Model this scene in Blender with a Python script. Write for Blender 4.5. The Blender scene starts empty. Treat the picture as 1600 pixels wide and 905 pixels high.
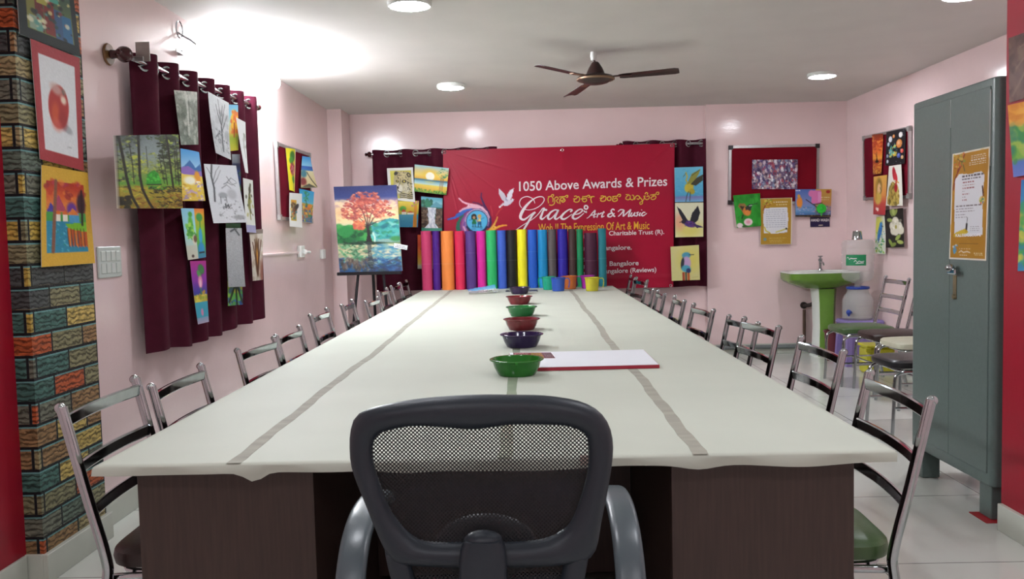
import bpy, bmesh, math, random
import numpy as np
from mathutils import Vector, Matrix

# ------------------------------------------------------------------ camera, light, exposure
scene = bpy.context.scene
COL = scene.collection
F_PX, YAW, PITCH, ROLL, EYE = 1350.0, 0.0173, 0.0625, 0.0237, 1.30
cam_data = bpy.data.cameras.new('camera')
cam_data.sensor_fit = 'HORIZONTAL'; cam_data.sensor_width = 36.0
cam_data.lens = 36.0 * F_PX / 1600.0
cam_data.clip_start = 0.05; cam_data.clip_end = 60
cam = bpy.data.objects.new('camera', cam_data); COL.objects.link(cam)
def _world_dir(x, y, z):
    cp, sp, cx, sx = math.cos(PITCH), math.sin(PITCH), math.cos(YAW), math.sin(YAW)
    y, z = y*cp + z*sp, -y*sp + z*cp
    return Vector((x*cx - y*sx, x*sx + y*cx, z))
_r = _world_dir(math.cos(ROLL), 0, -math.sin(ROLL)); _u = _world_dir(math.sin(ROLL), 0, math.cos(ROLL)); _f = _world_dir(0, 1, 0)
cam.matrix_world = Matrix(((_r.x, _u.x, -_f.x, 0), (_r.y, _u.y, -_f.y, 0), (_r.z, _u.z, -_f.z, EYE), (0, 0, 0, 1)))
scene.camera = cam

world = bpy.data.worlds.new('world'); scene.world = world; world.use_nodes = True
world.node_tree.nodes['Background'].inputs[0].default_value = (0.8, 0.85, 0.9, 1)
world.node_tree.nodes['Background'].inputs[1].default_value = 0.05
scene.view_settings.view_transform = 'Standard'; scene.view_settings.look = 'None'
scene.view_settings.gamma = 1.0; scene.view_settings.use_curve_mapping = False
scene.view_settings.exposure = 1.50
DOWNLIGHT = 44.0      # emission of the round ceiling lights
TUBE = 50.0           # emission of the wall tube light

# room numbers (metres, camera stands at x=0 y=0)
CEIL, LEFT, RIGHT, BACK, FRONT = 2.60, -1.958, 3.334, 9.10, -1.6
TABLE = 0.77

# ------------------------------------------------------------------ helpers: colour and materials
def lin(c):
    if isinstance(c, str):
        c = c.lstrip('#'); c = [int(c[i:i+2], 16)/255 for i in (0, 2, 4)]
    return [x/12.92 if x <= 0.04045 else ((x+0.055)/1.055)**2.4 for x in c]
def _set(b, k, v):
    if k in b.inputs: b.inputs[k].default_value = v
def mat(name, color, rough=0.5, metal=0.0, spec=0.5, var=0.06, scale=12.0, bump=0.0, bscale=60.0, coat=0.0, stretch=None):
    """principled material with a little procedural mottling (and bump) of its own"""
    m = bpy.data.materials.new(name); m.use_nodes = True
    nt = m.node_tree; b = nt.nodes['Principled BSDF']
    c = lin(color)
    _set(b, 'Roughness', rough); _set(b, 'Metallic', metal); _set(b, 'Specular IOR Level', spec); _set(b, 'Coat Weight', coat)
    tc = nt.nodes.new('ShaderNodeTexCoord'); vec = tc.outputs['Object']
    if stretch:
        mp = nt.nodes.new('ShaderNodeMapping'); mp.inputs['Scale'].default_value = stretch
        nt.links.new(vec, mp.inputs['Vector']); vec = mp.outputs['Vector']
    if var > 0:
        n = nt.nodes.new('ShaderNodeTexNoise'); n.inputs['Scale'].default_value = scale; n.inputs['Detail'].default_value = 3
        nt.links.new(vec, n.inputs['Vector'])
        r = nt.nodes.new('ShaderNodeValToRGB')
        r.color_ramp.elements[0].position = 0.3; r.color_ramp.elements[1].position = 0.7
        r.color_ramp.elements[0].color = [max(0, x*(1-var)) for x in c]+[1]
        r.color_ramp.elements[1].color = [min(1, x*(1+var)) for x in c]+[1]
        nt.links.new(n.outputs['Fac'], r.inputs['Fac']); nt.links.new(r.outputs['Color'], b.inputs['Base Color'])
    else:
        b.inputs['Base Color'].default_value = c+[1]
    if bump > 0:
        n2 = nt.nodes.new('ShaderNodeTexNoise'); n2.inputs['Scale'].default_value = bscale; n2.inputs['Detail'].default_value = 4
        nt.links.new(vec, n2.inputs['Vector'])
        bp = nt.nodes.new('ShaderNodeBump'); bp.inputs['Strength'].default_value = bump; bp.inputs['Distance'].default_value = 0.01
        nt.links.new(n2.outputs['Fac'], bp.inputs['Height']); nt.links.new(bp.outputs['Normal'], b.inputs['Normal'])
    return m
def emit(name, color, strength):
    m = bpy.data.materials.new(name); m.use_nodes = True
    b = m.node_tree.nodes['Principled BSDF']
    b.inputs['Base Color'].default_value = (0.9, 0.9, 0.9, 1)
    b.inputs['Emission Color'].default_value = lin(color)+[1]; b.inputs['Emission Strength'].default_value = strength
    return m
def clear_plastic(name, tint, rough=0.08, alpha=0.35):
    m = bpy.data.materials.new(name); m.use_nodes = True; nt = m.node_tree
    b = nt.nodes['Principled BSDF']
    b.inputs['Base Color'].default_value = lin(tint)+[1]; _set(b, 'Roughness', rough); _set(b, 'IOR', 1.35)
    _set(b, 'Alpha', alpha); _set(b, 'Specular IOR Level', 0.6)
    return m
def painted(name, rough, spec=0.3):
    m = bpy.data.materials.new(name); m.use_nodes = True; nt = m.node_tree
    b = nt.nodes['Principled BSDF']; _set(b, 'Roughness', rough); _set(b, 'Specular IOR Level', spec)
    a = nt.nodes.new('ShaderNodeAttribute'); a.attribute_name = 'paint'
    nt.links.new(a.outputs['Color'], b.inputs['Base Color'])
    return m

# ------------------------------------------------------------------ helpers: mesh building
class MB:
    def __init__(s): s.v = []; s.f = []; s.m = []
    def add(s, v, f, m=0):
        o = len(s.v); s.v += [tuple(x) for x in v]; s.f += [tuple(i+o for i in q) for q in f]; s.m += [m]*len(f); return s
    def box(s, x0, x1, y0, y1, z0, z1, b=0.0, m=0):
        if b <= 0:
            v = [(x, y, z) for x in (x0, x1) for y in (y0, y1) for z in (z0, z1)]
            return s.add(v, [(0,1,3,2),(4,6,7,5),(0,4,5,1),(2,3,7,6),(0,2,6,4),(1,5,7,3)], m)
        b = min(b, (x1-x0)*.49, (y1-y0)*.49, (z1-z0)*.49)
        c = [(x0, x1), (y0, y1), (z0, z1)]; v = []; idx = {}
        for i in (0,1):
            for j in (0,1):
                for k in (0,1):
                    sg = [(1,-1)[i], (1,-1)[j], (1,-1)[k]]; p = [c[0][i], c[1][j], c[2][k]]
                    for a in range(3):
                        q = [p[t] if t == a else p[t]+sg[t]*b for t in range(3)]
                        idx[(i,j,k,a)] = len(v); v.append(q)
        f = []
        for a in range(3):
            o = [t for t in range(3) if t != a]
            for e in (0,1):
                q = []
                for (g, h) in ((0,0),(1,0),(1,1),(0,1)):
                    t = [0,0,0]; t[a] = e; t[o[0]] = g; t[o[1]] = h; q.append(idx[(*t, a)])
                f.append(q)
        for a in range(3):
            o = [t for t in range(3) if t != a]
            for g in (0,1):
                for h in (0,1):
                    t0 = [0,0,0]; t0[o[0]] = g; t0[o[1]] = h; t1 = list(t0); t1[a] = 1
                    f.append((idx[(*t0,o[0])], idx[(*t1,o[0])], idx[(*t1,o[1])], idx[(*t0,o[1])]))
        for i in (0,1):
            for j in (0,1):
                for k in (0,1): f.append((idx[(i,j,k,0)], idx[(i,j,k,1)], idx[(i,j,k,2)]))
        return s.add(v, f, m)
    def sweep(s, path, section, up=(0,0,1), closed=False, caps=True, m=0, scales=None):
        """section: list of (side, up) offsets carried along the path"""
        P = [Vector(p) for p in path]; n = len(P); k = len(section); v = []; U = Vector(up)
        for i, p in enumerate(P):
            a = P[(i-1) % n] if (closed or i > 0) else p
            b = P[(i+1) % n] if (closed or i < n-1) else p
            t = (b-a).normalized()
            sd = t.cross(U)
            if sd.length < 1e-4: sd = t.cross(Vector((1,0,0)))
            if sd.length < 1e-4: sd = t.cross(Vector((0,1,0)))
            sd.normalize(); w = sd.cross(t).normalized(); sc = scales[i] if scales else 1.0
            for (x, y) in section: v.append(p + sd*x*sc + w*y*sc)
        f = []
        for i in range(n if closed else n-1):
            a = i*k; b = ((i+1) % n)*k
            for j in range(k): f.append((a+j, a+(j+1) % k, b+(j+1) % k, b+j))
        if caps and not closed: f.append(tuple(range(k))[::-1]); f.append(tuple((n-1)*k+j for j in range(k)))
        return s.add(v, f, m)
    def tube(s, path, r, n=10, up=(0,0,1), closed=False, caps=True, m=0, scales=None, flat=1.0):
        sec = [(r*math.cos(2*math.pi*i/n), r*flat*math.sin(2*math.pi*i/n)) for i in range(n)]
        P = [Vector(p) for p in path]
        # parallel transport so that bends never twist
        k = n; v = []; N = len(P); prev = None
        for i, p in enumerate(P):
            a = P[(i-1) % N] if (closed or i > 0) else p
            b = P[(i+1) % N] if (closed or i < N-1) else p
            t = (b-a).normalized()
            if prev is None:
                w = Vector(up)-t*Vector(up).dot(t)
                if w.length < 1e-3: w = Vector((0,1,0))-t*t.y
                if w.length < 1e-3: w = Vector((1,0,0))-t*t.x
            else: w = prev-t*prev.dot(t)
            w.normalize(); prev = w; sd = t.cross(w); sc = scales[i] if scales else 1.0
            for (x, y) in sec: v.append(p+sd*x*sc+w*y*sc)
        f = []
        for i in range(N if closed else N-1):
            a = i*k; b = ((i+1) % N)*k
            for j in range(k): f.append((a+j, a+(j+1) % k, b+(j+1) % k, b+j))
        if caps and not closed: f.append(tuple(range(k))[::-1]); f.append(tuple((N-1)*k+j for j in range(k)))
        return s.add(v, f, m)
    def lathe(s, prof, c=(0,0,0), n=32, axis='z', m=0, sx=1.0, sy=1.0):
        v = []; f = []; k = len(prof); c = Vector(c)
        for i in range(n):
            a = 2*math.pi*i/n; ca, sa = math.cos(a)*sx, math.sin(a)*sy
            for (r, z) in prof:
                q = {'z': (r*ca, r*sa, z), 'y': (r*ca, z, r*sa), 'x': (z, r*ca, r*sa)}[axis]; v.append(c+Vector(q))
        for i in range(n):
            a = i*k; b = ((i+1) % n)*k
            for j in range(k-1): f.append((a+j, b+j, b+j+1, a+j+1))
        return s.add(v, f, m)
    def ball(s, c, rx, ry=None, rz=None, n=16, m=0):
        ry = ry or rx; rz = rz or rx; h = n//2; v = []; f = []
        for i in range(h+1):
            t = math.pi*i/h
            for j in range(n):
                a = 2*math.pi*j/n; v.append((c[0]+rx*math.sin(t)*math.cos(a), c[1]+ry*math.sin(t)*math.sin(a), c[2]+rz*math.cos(t)))
        for i in range(h):
            for j in range(n): f.append((i*n+j, (i+1)*n+j, (i+1)*n+(j+1) % n, i*n+(j+1) % n))
        return s.add(v, f, m)
    def prism(s, pts, fn, d0, d1, m=0):
        """2-D outline pts, fn(u,v,d)->3-D, between depths d0 and d1"""
        n = len(pts); v = [fn(u, w, d0) for u, w in pts]+[fn(u, w, d1) for u, w in pts]
        f = [tuple(range(n)), tuple(range(2*n-1, n-1, -1))]+[(i, i+n, (i+1) % n+n, (i+1) % n) for i in range(n)]
        return s.add(v, f, m)
def smooth_loop(pts, n=64):
    """closed Catmull-Rom through 2-D/3-D points"""
    P = [Vector(p) if len(p) == 3 else Vector((p[0], p[1], 0)) for p in pts]; k = len(P); out = []
    for t in range(n):
        x = t*k/n; i = int(x); u = x-i
        a, b, c, d = P[(i-1) % k], P[i % k], P[(i+1) % k], P[(i+2) % k]
        out.append(0.5*((2*b)+(c-a)*u+(2*a-5*b+4*c-d)*u*u+(3*b-a-3*c+d)*u**3))
    return out
def smooth_path(pts, n=6):
    P = [Vector(p) if len(p) == 3 else Vector((p[0], p[1], 0)) for p in pts]; k = len(P); out = []
    for i in range(k-1):
        a, b, c, d = P[max(i-1, 0)], P[i], P[i+1], P[min(i+2, k-1)]
        for j in range(n):
            u = j/n; out.append(0.5*((2*b)+(c-a)*u+(2*a-5*b+4*c-d)*u*u+(3*b-a-3*c+d)*u**3))
    out.append(P[-1]); return out

def wloc(o):
    p = Vector((0,0,0))
    while o is not None: p = p+Vector(o.location); o = o.parent
    return p
def build(name, mb, mats, parent=None, at=None, sharp=35, fix=True, smooth=True):
    """one mesh object; vertices are given in world space, origin goes to `at`"""
    if not isinstance(mats, (list, tuple)): mats = [mats]
    base = wloc(parent) if parent is not None else Vector((0,0,0))
    org = Vector(at) if at is not None else (base if parent is not None else Vector((0,0,0)))
    me = bpy.data.meshes.new(name)
    me.from_pydata([tuple(Vector(p)-org) for p in mb.v], [], mb.f)
    for m in mats: me.materials.append(m)
    if len(mats) > 1: me.polygons.foreach_set('material_index', mb.m)
    if fix:
        bm = bmesh.new(); bm.from_mesh(me); bmesh.ops.recalc_face_normals(bm, faces=bm.faces); bm.to_mesh(me); bm.free()
    if smooth:
        me.polygons.foreach_set('use_smooth', [True]*len(me.polygons))
        me.set_sharp_from_angle(angle=math.radians(sharp))
    me.update()
    o = bpy.data.objects.new(name, me); COL.objects.link(o)
    o.location = org-base
    if parent is not None: o.parent = parent
    return o
def tag(o, label, cat, group=None, kind=None):
    o['label'] = label; o['category'] = cat
    if group: o['group'] = group
    if kind: o['kind'] = kind
    return o
def thing(name, loc, label, cat, group=None, rotz=0.0):
    o = bpy.data.objects.new(name, None); COL.objects.link(o); o.location = loc; o.rotation_euler = (0, 0, rotz)
    o.empty_display_size = 0.1
    return tag(o, label, cat, group)
def struct(name, mb, m, sharp=30):
    o = build(name, mb, m, sharp=sharp); o['kind'] = 'structure'; return o
def dup(root, loc=None, rotz=None, label=None):
    r = root.copy(); COL.objects.link(r)
    if loc is not None: r.location = loc
    if rotz is not None: r.rotation_euler = (0, 0, rotz)
    if label: r['label'] = label
    for ch in list(root.children):
        c = ch.copy(); COL.objects.link(c); c.parent = r
        for g in list(ch.children):
            d = g.copy(); COL.objects.link(d); d.parent = c
    return r
def recolor(root, part, m):
    for ch in root.children:
        if ch.name.split('.')[0] == part:
            ch.data = ch.data.copy(); ch.data.materials.clear(); ch.data.materials.append(m)

# ------------------------------------------------------------------ helpers: a small painter (colours end up on the paper's own mesh)
class Pic:
    def __init__(s, w, h, col='#ffffff', seed=1):
        s.w, s.h = w, h; s.a = np.ones((h, w, 3))*np.array(s.c(col)); s.asp = w/h
        s.X, s.Y = np.meshgrid((np.arange(w)+.5)/w, (np.arange(h)+.5)/h); s.r = np.random.RandomState(seed)
    def c(s, x):
        if isinstance(x, str): x = x.lstrip('#'); return np.array([int(x[i:i+2], 16)/255 for i in (0,2,4)])
        return np.array(x)
    def put(s, mask, col, alpha=1.0):
        k = (np.clip(mask, 0, 1)*alpha)[..., None]; s.a = s.a*(1-k)+s.c(col)*k; return s
    def rect(s, x0, y0, x1, y1, col, alpha=1.0): return s.put(((s.X >= x0)&(s.X < x1)&(s.Y >= y0)&(s.Y < y1))*1.0, col, alpha)
    def grad(s, stops, y0=0.0, y1=1.0, x0=0.0, x1=1.0):
        t = np.clip((s.Y-y0)/(y1-y0), 0, 1); ps = [p for p, _ in stops]; cs = np.array([s.c(c) for _, c in stops])
        g = np.stack([np.interp(t, ps, cs[:, i]) for i in range(3)], -1); k = ((s.X >= x0)&(s.X < x1)&(s.Y >= y0)&(s.Y < y1))[..., None]
        s.a = np.where(k, g, s.a); return s
    def ell(s, cx, cy, rx, ry, col, rot=0.0, soft=0.12, alpha=1.0):
        dx = (s.X-cx)*s.asp; dy = s.Y-cy; c, n = math.cos(rot), math.sin(rot)
        d = np.sqrt(((dx*c+dy*n)/(rx*s.asp))**2+((-dx*n+dy*c)/ry)**2)
        return s.put(np.clip((1-d)/max(soft, 1e-3)+.5, 0, 1), col, alpha)
    def poly(s, pts, col, alpha=1.0):
        ins = np.zeros(s.X.shape, bool); n = len(pts)
        for i in range(n):
            x0, y0 = pts[i]; x1, y1 = pts[(i+1) % n]
            if y0 == y1: continue
            k = ((s.Y >= y0) != (s.Y >= y1)); xi = x0+(s.Y-y0)*(x1-x0)/(y1-y0); ins ^= k&(s.X < xi)
        return s.put(ins*1.0, col, alpha)
    def line(s, pts, wd, col, alpha=1.0, w1=None):
        n = len(pts)-1
        for i in range(n):
            x0, y0 = pts[i]; x1, y1 = pts[i+1]; wa = wd if w1 is None else wd+(w1-wd)*(i+.5)/n
            ax, ay = x0*s.asp, y0; bx, by = x1*s.asp, y1; px, py = s.X*s.asp, s.Y
            L = max((bx-ax)**2+(by-ay)**2, 1e-9); t = np.clip(((px-ax)*(bx-ax)+(py-ay)*(by-ay))/L, 0, 1)
            d = np.hypot(px-ax-t*(bx-ax), py-ay-t*(by-ay)); px1 = 1.0/s.h
            s.put(np.clip((wa/2-d)/px1+.5, 0, 1), col, alpha)
        return s
    def dabs(s, n, box, size, cols, flat=1.0, alpha=.9, inside=None, rot=None):
        x0, y0, x1, y1 = box
        for _ in range(n):
            x = s.r.uniform(x0, x1); y = s.r.uniform(y0, y1)
            if inside is not None:
                cx, cy, rx, ry = inside
                if ((x-cx)/rx)**2+((y-cy)/ry)**2 > 1: continue
            z = s.r.uniform(size[0], size[1])
            s.ell(x, y, z/s.asp, z*flat, cols[s.r.randint(len(cols))], rot=(s.r.uniform(-.6, .6) if rot is None else rot), soft=.4, alpha=alpha)
        return s
    def noise(s, amt):
        s.a = np.clip(s.a+s.r.normal(0, amt, s.a.shape[:2])[..., None], 0, 1); return s
    def text(s, x0, x1, y, hgt, col, words=3, alpha=.9):
        """a line of small illegible print"""
        x = x0
        while x < x1:
            wl = s.r.uniform(.05, .12)*(x1-x0+.2); s.rect(x, y-hgt/2, min(x+wl, x1), y+hgt/2, col, alpha); x += wl+.02
        return s
# ------------------------------------------------------------------ materials of the room
def plaster(name, color, rough, spec=.5):
    return mat(name, color, rough=rough, spec=spec, var=.025, scale=3.0, bump=.06, bscale=25)
M_PINK = plaster('pink gloss paint', '#ecd3d2', .15, .5)
M_RED = plaster('red gloss paint', '#9c0e28', .38, .4)
M_CEIL = plaster('ceiling white', '#dbd8d3', .75, .2)
M_TILE = mat('skirting tile', '#c9ccc0', rough=.22, var=.03, scale=8)
M_WHITE = mat('white plastic', '#e6e8e4', rough=.35, var=.02)
M_CHROME = mat('chrome steel', '#b4b9bc', rough=.08, metal=1.0, var=.05, scale=30)
M_ALU = mat('brushed aluminium', '#b9b9b8', rough=.35, metal=.9, var=.06, scale=40)
M_DARKWOOD = mat('dark laminate', '#3e2d27', rough=.45, var=.16, scale=9, stretch=(14, 14, .8))
M_BLACK = mat('black plastic', '#1d2127', rough=.42, var=.05, bump=.05, bscale=300)
M_CURTAIN = mat('plum curtain cloth', '#481325', rough=.75, var=.10, scale=16, bump=.15, bscale=500, spec=.12)
M_ROD = mat('dark red wood', '#3f1115', rough=.25, var=.1)
M_BOARDFELT = mat('maroon felt', '#6a0f22', rough=.95, var=.12, scale=5, bump=.2, bscale=400, spec=.1)
M_PAPER = painted('painted paper', .55, .3)
M_GLOSSART = painted('glossy print', .25, .5)
M_CANVAS = painted('painted canvas', .5, .35)

def floor_material():
    m = bpy.data.materials.new('vitrified floor tile'); m.use_nodes = True; nt = m.node_tree; b = nt.nodes['Principled BSDF']
    tc = nt.nodes.new('ShaderNodeTexCoord'); mp = nt.nodes.new('ShaderNodeMapping')
    mp.inputs['Location'].default_value = (-2.165+.84*3, -3.285+.84*6, 0)
    br = nt.nodes.new('ShaderNodeTexBrick'); br.offset = 0.0; br.squash = 1.0
    br.inputs['Scale'].default_value = 1.0; br.inputs['Brick Width'].default_value = .84; br.inputs['Row Height'].default_value = .84
    br.inputs['Mortar Size'].default_value = .0025; br.inputs['Mortar Smooth'].default_value = 0.2
    br.inputs['Color1'].default_value = lin('#e9ece4')+[1]; br.inputs['Color2'].default_value = lin('#e5e8e0')+[1]; br.inputs['Mortar'].default_value = lin('#55564f')+[1]
    n = nt.nodes.new('ShaderNodeTexNoise'); n.inputs['Scale'].default_value = 2.2; n.inputs['Detail'].default_value = 5
    mx = nt.nodes.new('ShaderNodeMixRGB'); mx.blend_type = 'MULTIPLY'; mx.inputs['Fac'].default_value = .22
    nt.links.new(tc.outputs['Object'], mp.inputs['Vector']); nt.links.new(mp.outputs['Vector'], br.inputs['Vector'])
    nt.links.new(tc.outputs['Object'], n.inputs['Vector'])
    nt.links.new(br.outputs['Color'], mx.inputs['Color1']); nt.links.new(n.outputs['Fac'], mx.inputs['Color2'])
    nt.links.new(mx.outputs['Color'], b.inputs['Base Color']); _set(b, 'Roughness', .14); _set(b, 'Specular IOR Level', .5)
    return m
def brick_material():
    """stone-brick wallpaper: rough split-face bricks in mixed colours, dark joints with a pale teal lower lip"""
    m = bpy.data.materials.new('stone brick wallpaper'); m.use_nodes = True; nt = m.node_tree; b = nt.nodes['Principled BSDF']
    L = nt.links.new; N = nt.nodes.new
    tc = N('ShaderNodeTexCoord'); sp = N('ShaderNodeSeparateXYZ'); L(tc.outputs['Object'], sp.inputs[0])
    ad = N('ShaderNodeMath'); ad.operation = 'SUBTRACT'; L(sp.outputs['Y'], ad.inputs[0]); L(sp.outputs['X'], ad.inputs[1])
    cb = N('ShaderNodeCombineXYZ'); L(ad.outputs[0], cb.inputs['X']); L(sp.outputs['Z'], cb.inputs['Y'])
    def brick(mortar, off):
        mp = N('ShaderNodeMapping'); mp.inputs['Location'].default_value = (0.02, off, 0); L(cb.outputs[0], mp.inputs['Vector'])
        br = N('ShaderNodeTexBrick'); br.offset = .5; br.inputs['Scale'].default_value = 1.0
        br.inputs['Brick Width'].default_value = .235; br.inputs['Row Height'].default_value = .088
        br.inputs['Mortar Size'].default_value = mortar; br.inputs['Mortar Smooth'].default_value = .3
        br.inputs['Color1'].default_value = (0,0,0,1); br.inputs['Color2'].default_value = (1,1,1,1); br.inputs['Mortar'].default_value = (.5,.5,.5,1)
        L(mp.outputs[0], br.inputs['Vector']); return br
    b1 = brick(.0065, .0); b2 = brick(.0065, .006)
    rp = N('ShaderNodeValToRGB'); rp.color_ramp.interpolation = 'CONSTANT'
    pal = ['#8a8768', '#c0a552', '#66756a', '#b85c36', '#4a706a', '#9a7a56', '#74776a', '#c6ae66', '#4c5152', '#a39670']
    el = rp.color_ramp.elements
    while len(el) < len(pal): el.new(.5)
    for i, c in enumerate(pal): el[i].position = i/len(pal); el[i].color = lin(c)+[1]
    L(b1.outputs['Color'], rp.inputs['Fac'])
    # split-face cracks
    wv = N('ShaderNodeTexWave'); wv.bands_direction = 'Y'; wv.inputs['Scale'].default_value = 15.0; wv.inputs['Distortion'].default_value = 7.0
    wv.inputs['Detail'].default_value = 3; wv.inputs['Detail Scale'].default_value = 1.6; L(cb.outputs[0], wv.inputs['Vector'])
    rc = N('ShaderNodeValToRGB'); rc.color_ramp.elements[0].position = .0; rc.color_ramp.elements[0].color = (.22,.20,.17,1)
    rc.color_ramp.elements[1].position = .60; rc.color_ramp.elements[1].color = (1.15,1.15,1.1,1); L(wv.outputs['Fac'], rc.inputs['Fac'])
    mul = N('ShaderNodeMixRGB'); mul.blend_type = 'MULTIPLY'; mul.inputs['Fac'].default_value = .8
    L(rp.outputs['Color'], mul.inputs['Color1']); L(rc.outputs['Color'], mul.inputs['Color2'])
    gn = N('ShaderNodeTexNoise'); gn.inputs['Scale'].default_value = 55; gn.inputs['Detail'].default_value = 5; mg = N('ShaderNodeMapping'); mg.inputs['Scale'].default_value = (.45, 1.6, 1); L(cb.outputs[0], mg.inputs['Vector']); L(mg.outputs[0], gn.inputs['Vector'])
    gr = N('ShaderNodeValToRGB'); gr.color_ramp.elements[0].position = .35; gr.color_ramp.elements[0].color = (.45,.45,.45,1); gr.color_ramp.elements[1].position = .65; gr.color_ramp.elements[1].color = (1.25,1.25,1.22,1); L(gn.outputs['Fac'], gr.inputs['Fac'])
    mg2 = N('ShaderNodeMixRGB'); mg2.blend_type = 'MULTIPLY'; mg2.inputs['Fac'].default_value = .8; L(mul.outputs['Color'], mg2.inputs['Color1']); L(gr.outputs['Color'], mg2.inputs['Color2']); mul = mg2
    m1 = N('ShaderNodeMixRGB'); L(b2.outputs['Fac'], m1.inputs['Fac']); L(mul.outputs['Color'], m1.inputs['Color1']); m1.inputs['Color2'].default_value = lin('#6a9a98')+[1]
    m2 = N('ShaderNodeMixRGB'); L(b1.outputs['Fac'], m2.inputs['Fac']); L(m1.outputs['Color'], m2.inputs['Color1']); m2.inputs['Color2'].default_value = lin('#15191c')+[1]
    L(m2.outputs['Color'], b.inputs['Base Color']); _set(b, 'Roughness', .55); _set(b, 'Specular IOR Level', .3)
    bp = N('ShaderNodeBump'); bp.inputs['Strength'].default_value = .35; bp.inputs['Distance'].default_value = .006
    L(rc.outputs['Color'], bp.inputs['Height']); L(bp.outputs['Normal'], b.inputs['Normal'])
    return m
M_FLOOR = floor_material(); M_BRICK = brick_material()

# ------------------------------------------------------------------ the room shell
T = .12
struct('floor', MB().box(LEFT-T, RIGHT+T, FRONT-T, BACK+T, -.1, 0), M_FLOOR)
struct('ceiling', MB().box(LEFT-T, RIGHT+T, FRONT-T, BACK+T, CEIL, CEIL+.1), M_CEIL)
struct('wall_left', MB().box(LEFT-T, LEFT, 3.24, BACK+T, 0, CEIL), M_PINK)
struct('wall_left_red', MB().box(LEFT-T, LEFT, 3.0, 3.24, 0, CEIL), M_RED)
struct('wall_left_entrance', MB().box(LEFT-T, LEFT, FRONT-T, 3.0, 0, CEIL), M_PINK)
struct('wall_back', MB().box(LEFT, 1.888, BACK, BACK+T, 0, CEIL).box(1.888, RIGHT, BACK-.05, BACK+T, 0, CEIL), M_PINK)
struct('wall_right', MB().box(RIGHT, RIGHT+T, 3.65, BACK+T, 0, CEIL), M_PINK)
struct('wall_right_red', MB().box(2.0, RIGHT+T, 3.32, 3.65, 0, CEIL), M_RED)
struct('wall_right_entrance', MB().box(2.0, RIGHT+T, FRONT-T, 3.32, 0, CEIL), M_PINK)
struct('wall_front', MB().box(LEFT-T, 2.0, FRONT-T, FRONT, 0, CEIL), M_PINK)
struct('wall_left_pilaster', MB().box(LEFT, -1.888, 3.24, 3.735, .10, CEIL), M_BRICK)
struct('wall_back_column', MB().box(LEFT, -1.815, 8.69, BACK, 0, CEIL), M_PINK)

def tile_material(color='#bfc2b6'):
    m = mat('skirting tile run', color, rough=.2, var=.02)
    return m
def skirting(name, p, q, nrm, h=.115, t=.014, tile=.4):
    """a run of skirting tiles from p to q (x,y), thickness towards nrm, with a thin joint between tiles and a cement lip"""
    P, Q, n = Vector((*p, 0)), Vector((*q, 0)), Vector((*nrm, 0)); L = (Q-P).length; d = (Q-P)/L; mb = MB(); k = max(1, round(L/tile))
    for i in range(k):
        a = P+d*(L*i/k+(.0015 if i else 0)); b = P+d*(L*(i+1)/k-(.0015 if i < k-1 else 0)); c = b+n*t; e = a
        x0, x1 = min(e.x, c.x), max(e.x, c.x); y0, y1 = min(e.y, c.y), max(e.y, c.y)
        mb.box(x0, x1, y0, y1, 0, h, b=.002)
    return struct(name, mb, M_TILE)
skirting('baseboard_left', (LEFT, 3.75), (LEFT, 8.69), (1, 0))
skirting('baseboard_left_pilaster', (-1.888, 3.225), (-1.888, 3.75), (1, 0), t=.022)
skirting('baseboard_left_pilaster_end', (LEFT, 3.24), (-1.888, 3.24), (0, -1), t=.015, tile=.2)
skirting('baseboard_left_entrance', (LEFT, FRONT), (LEFT, 3.22), (1, 0))
skirting('baseboard_back', (-1.815, BACK), (1.888, BACK), (0, -1))
skirting('baseboard_back_right', (1.888, BACK-.05), (RIGHT-.016, BACK-.05), (0, -1), h=.105, t=.02)
skirting('baseboard_right', (RIGHT, 3.65), (RIGHT, BACK-.075), (-1, 0))
skirting('baseboard_right_entrance', (2.0, FRONT), (2.0, 3.64), (-1, 0), t=.022)
M_PIPE = mat('grey painted pipe', '#6c7272', rough=.4, var=.05)
tag(build('water_pipe', MB().tube([(1.90, 9.005, .075), (2.5, 9.005, .077), (3.0, 9.005, .075)], .022, n=12), M_PIPE), 'grey water pipe running low along the back wall towards the wash basin', 'pipe')

# ------------------------------------------------------------------ lamps
def ceiling_light(x, y, label):
    t = thing('ceiling_light', (x, y, CEIL), label, 'light', 'round surface ceiling lights')
    build('housing', MB().lathe([(0, CEIL), (.118, CEIL), (.122, CEIL-.006), (.122, CEIL-.026), (.114, CEIL-.032), (.106, CEIL-.030), (.106, CEIL-.02), (0, CEIL-.02)], (x, y, 0), 40), M_WHITE, t)
    build('diffuser', MB().lathe([(0, CEIL-.022), (.105, CEIL-.022), (.105, CEIL-.029), (.09, CEIL-.034), (0, CEIL-.036)], (x, y, 0), 40), M_LED, t)
    return t
M_LED = emit('led diffuser', '#f5f8ff', DOWNLIGHT); M_TUBE = emit('led tube', '#f2f8ff', TUBE)
ceiling_light(-.61, 4.83, 'round ceiling light nearest the camera, left of the fan')
ceiling_light(-.61, 7.48, 'round ceiling light in front of the red banner, left of the fan')
ceiling_light(2.525, 7.41, 'round ceiling light at the back right, near the sink corner')
ceiling_light(2.475, 4.95, 'round ceiling light over the steel cupboard, cut by the top edge')
ceiling_light(-.61, 2.20, 'added unseen ceiling light above the near end of the table, on the left')  # out-of-view lamp added to brighten the near end of the table
ceiling_light(1.05, 2.20, 'added unseen ceiling light above the near end of the table, on the right')  # second lamp added out of view for the near table
ceiling_light(-.61, -.45, 'added unseen ceiling light over the entrance, on the left')  # lamp added behind the camera to brighten faces turned towards it
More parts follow.
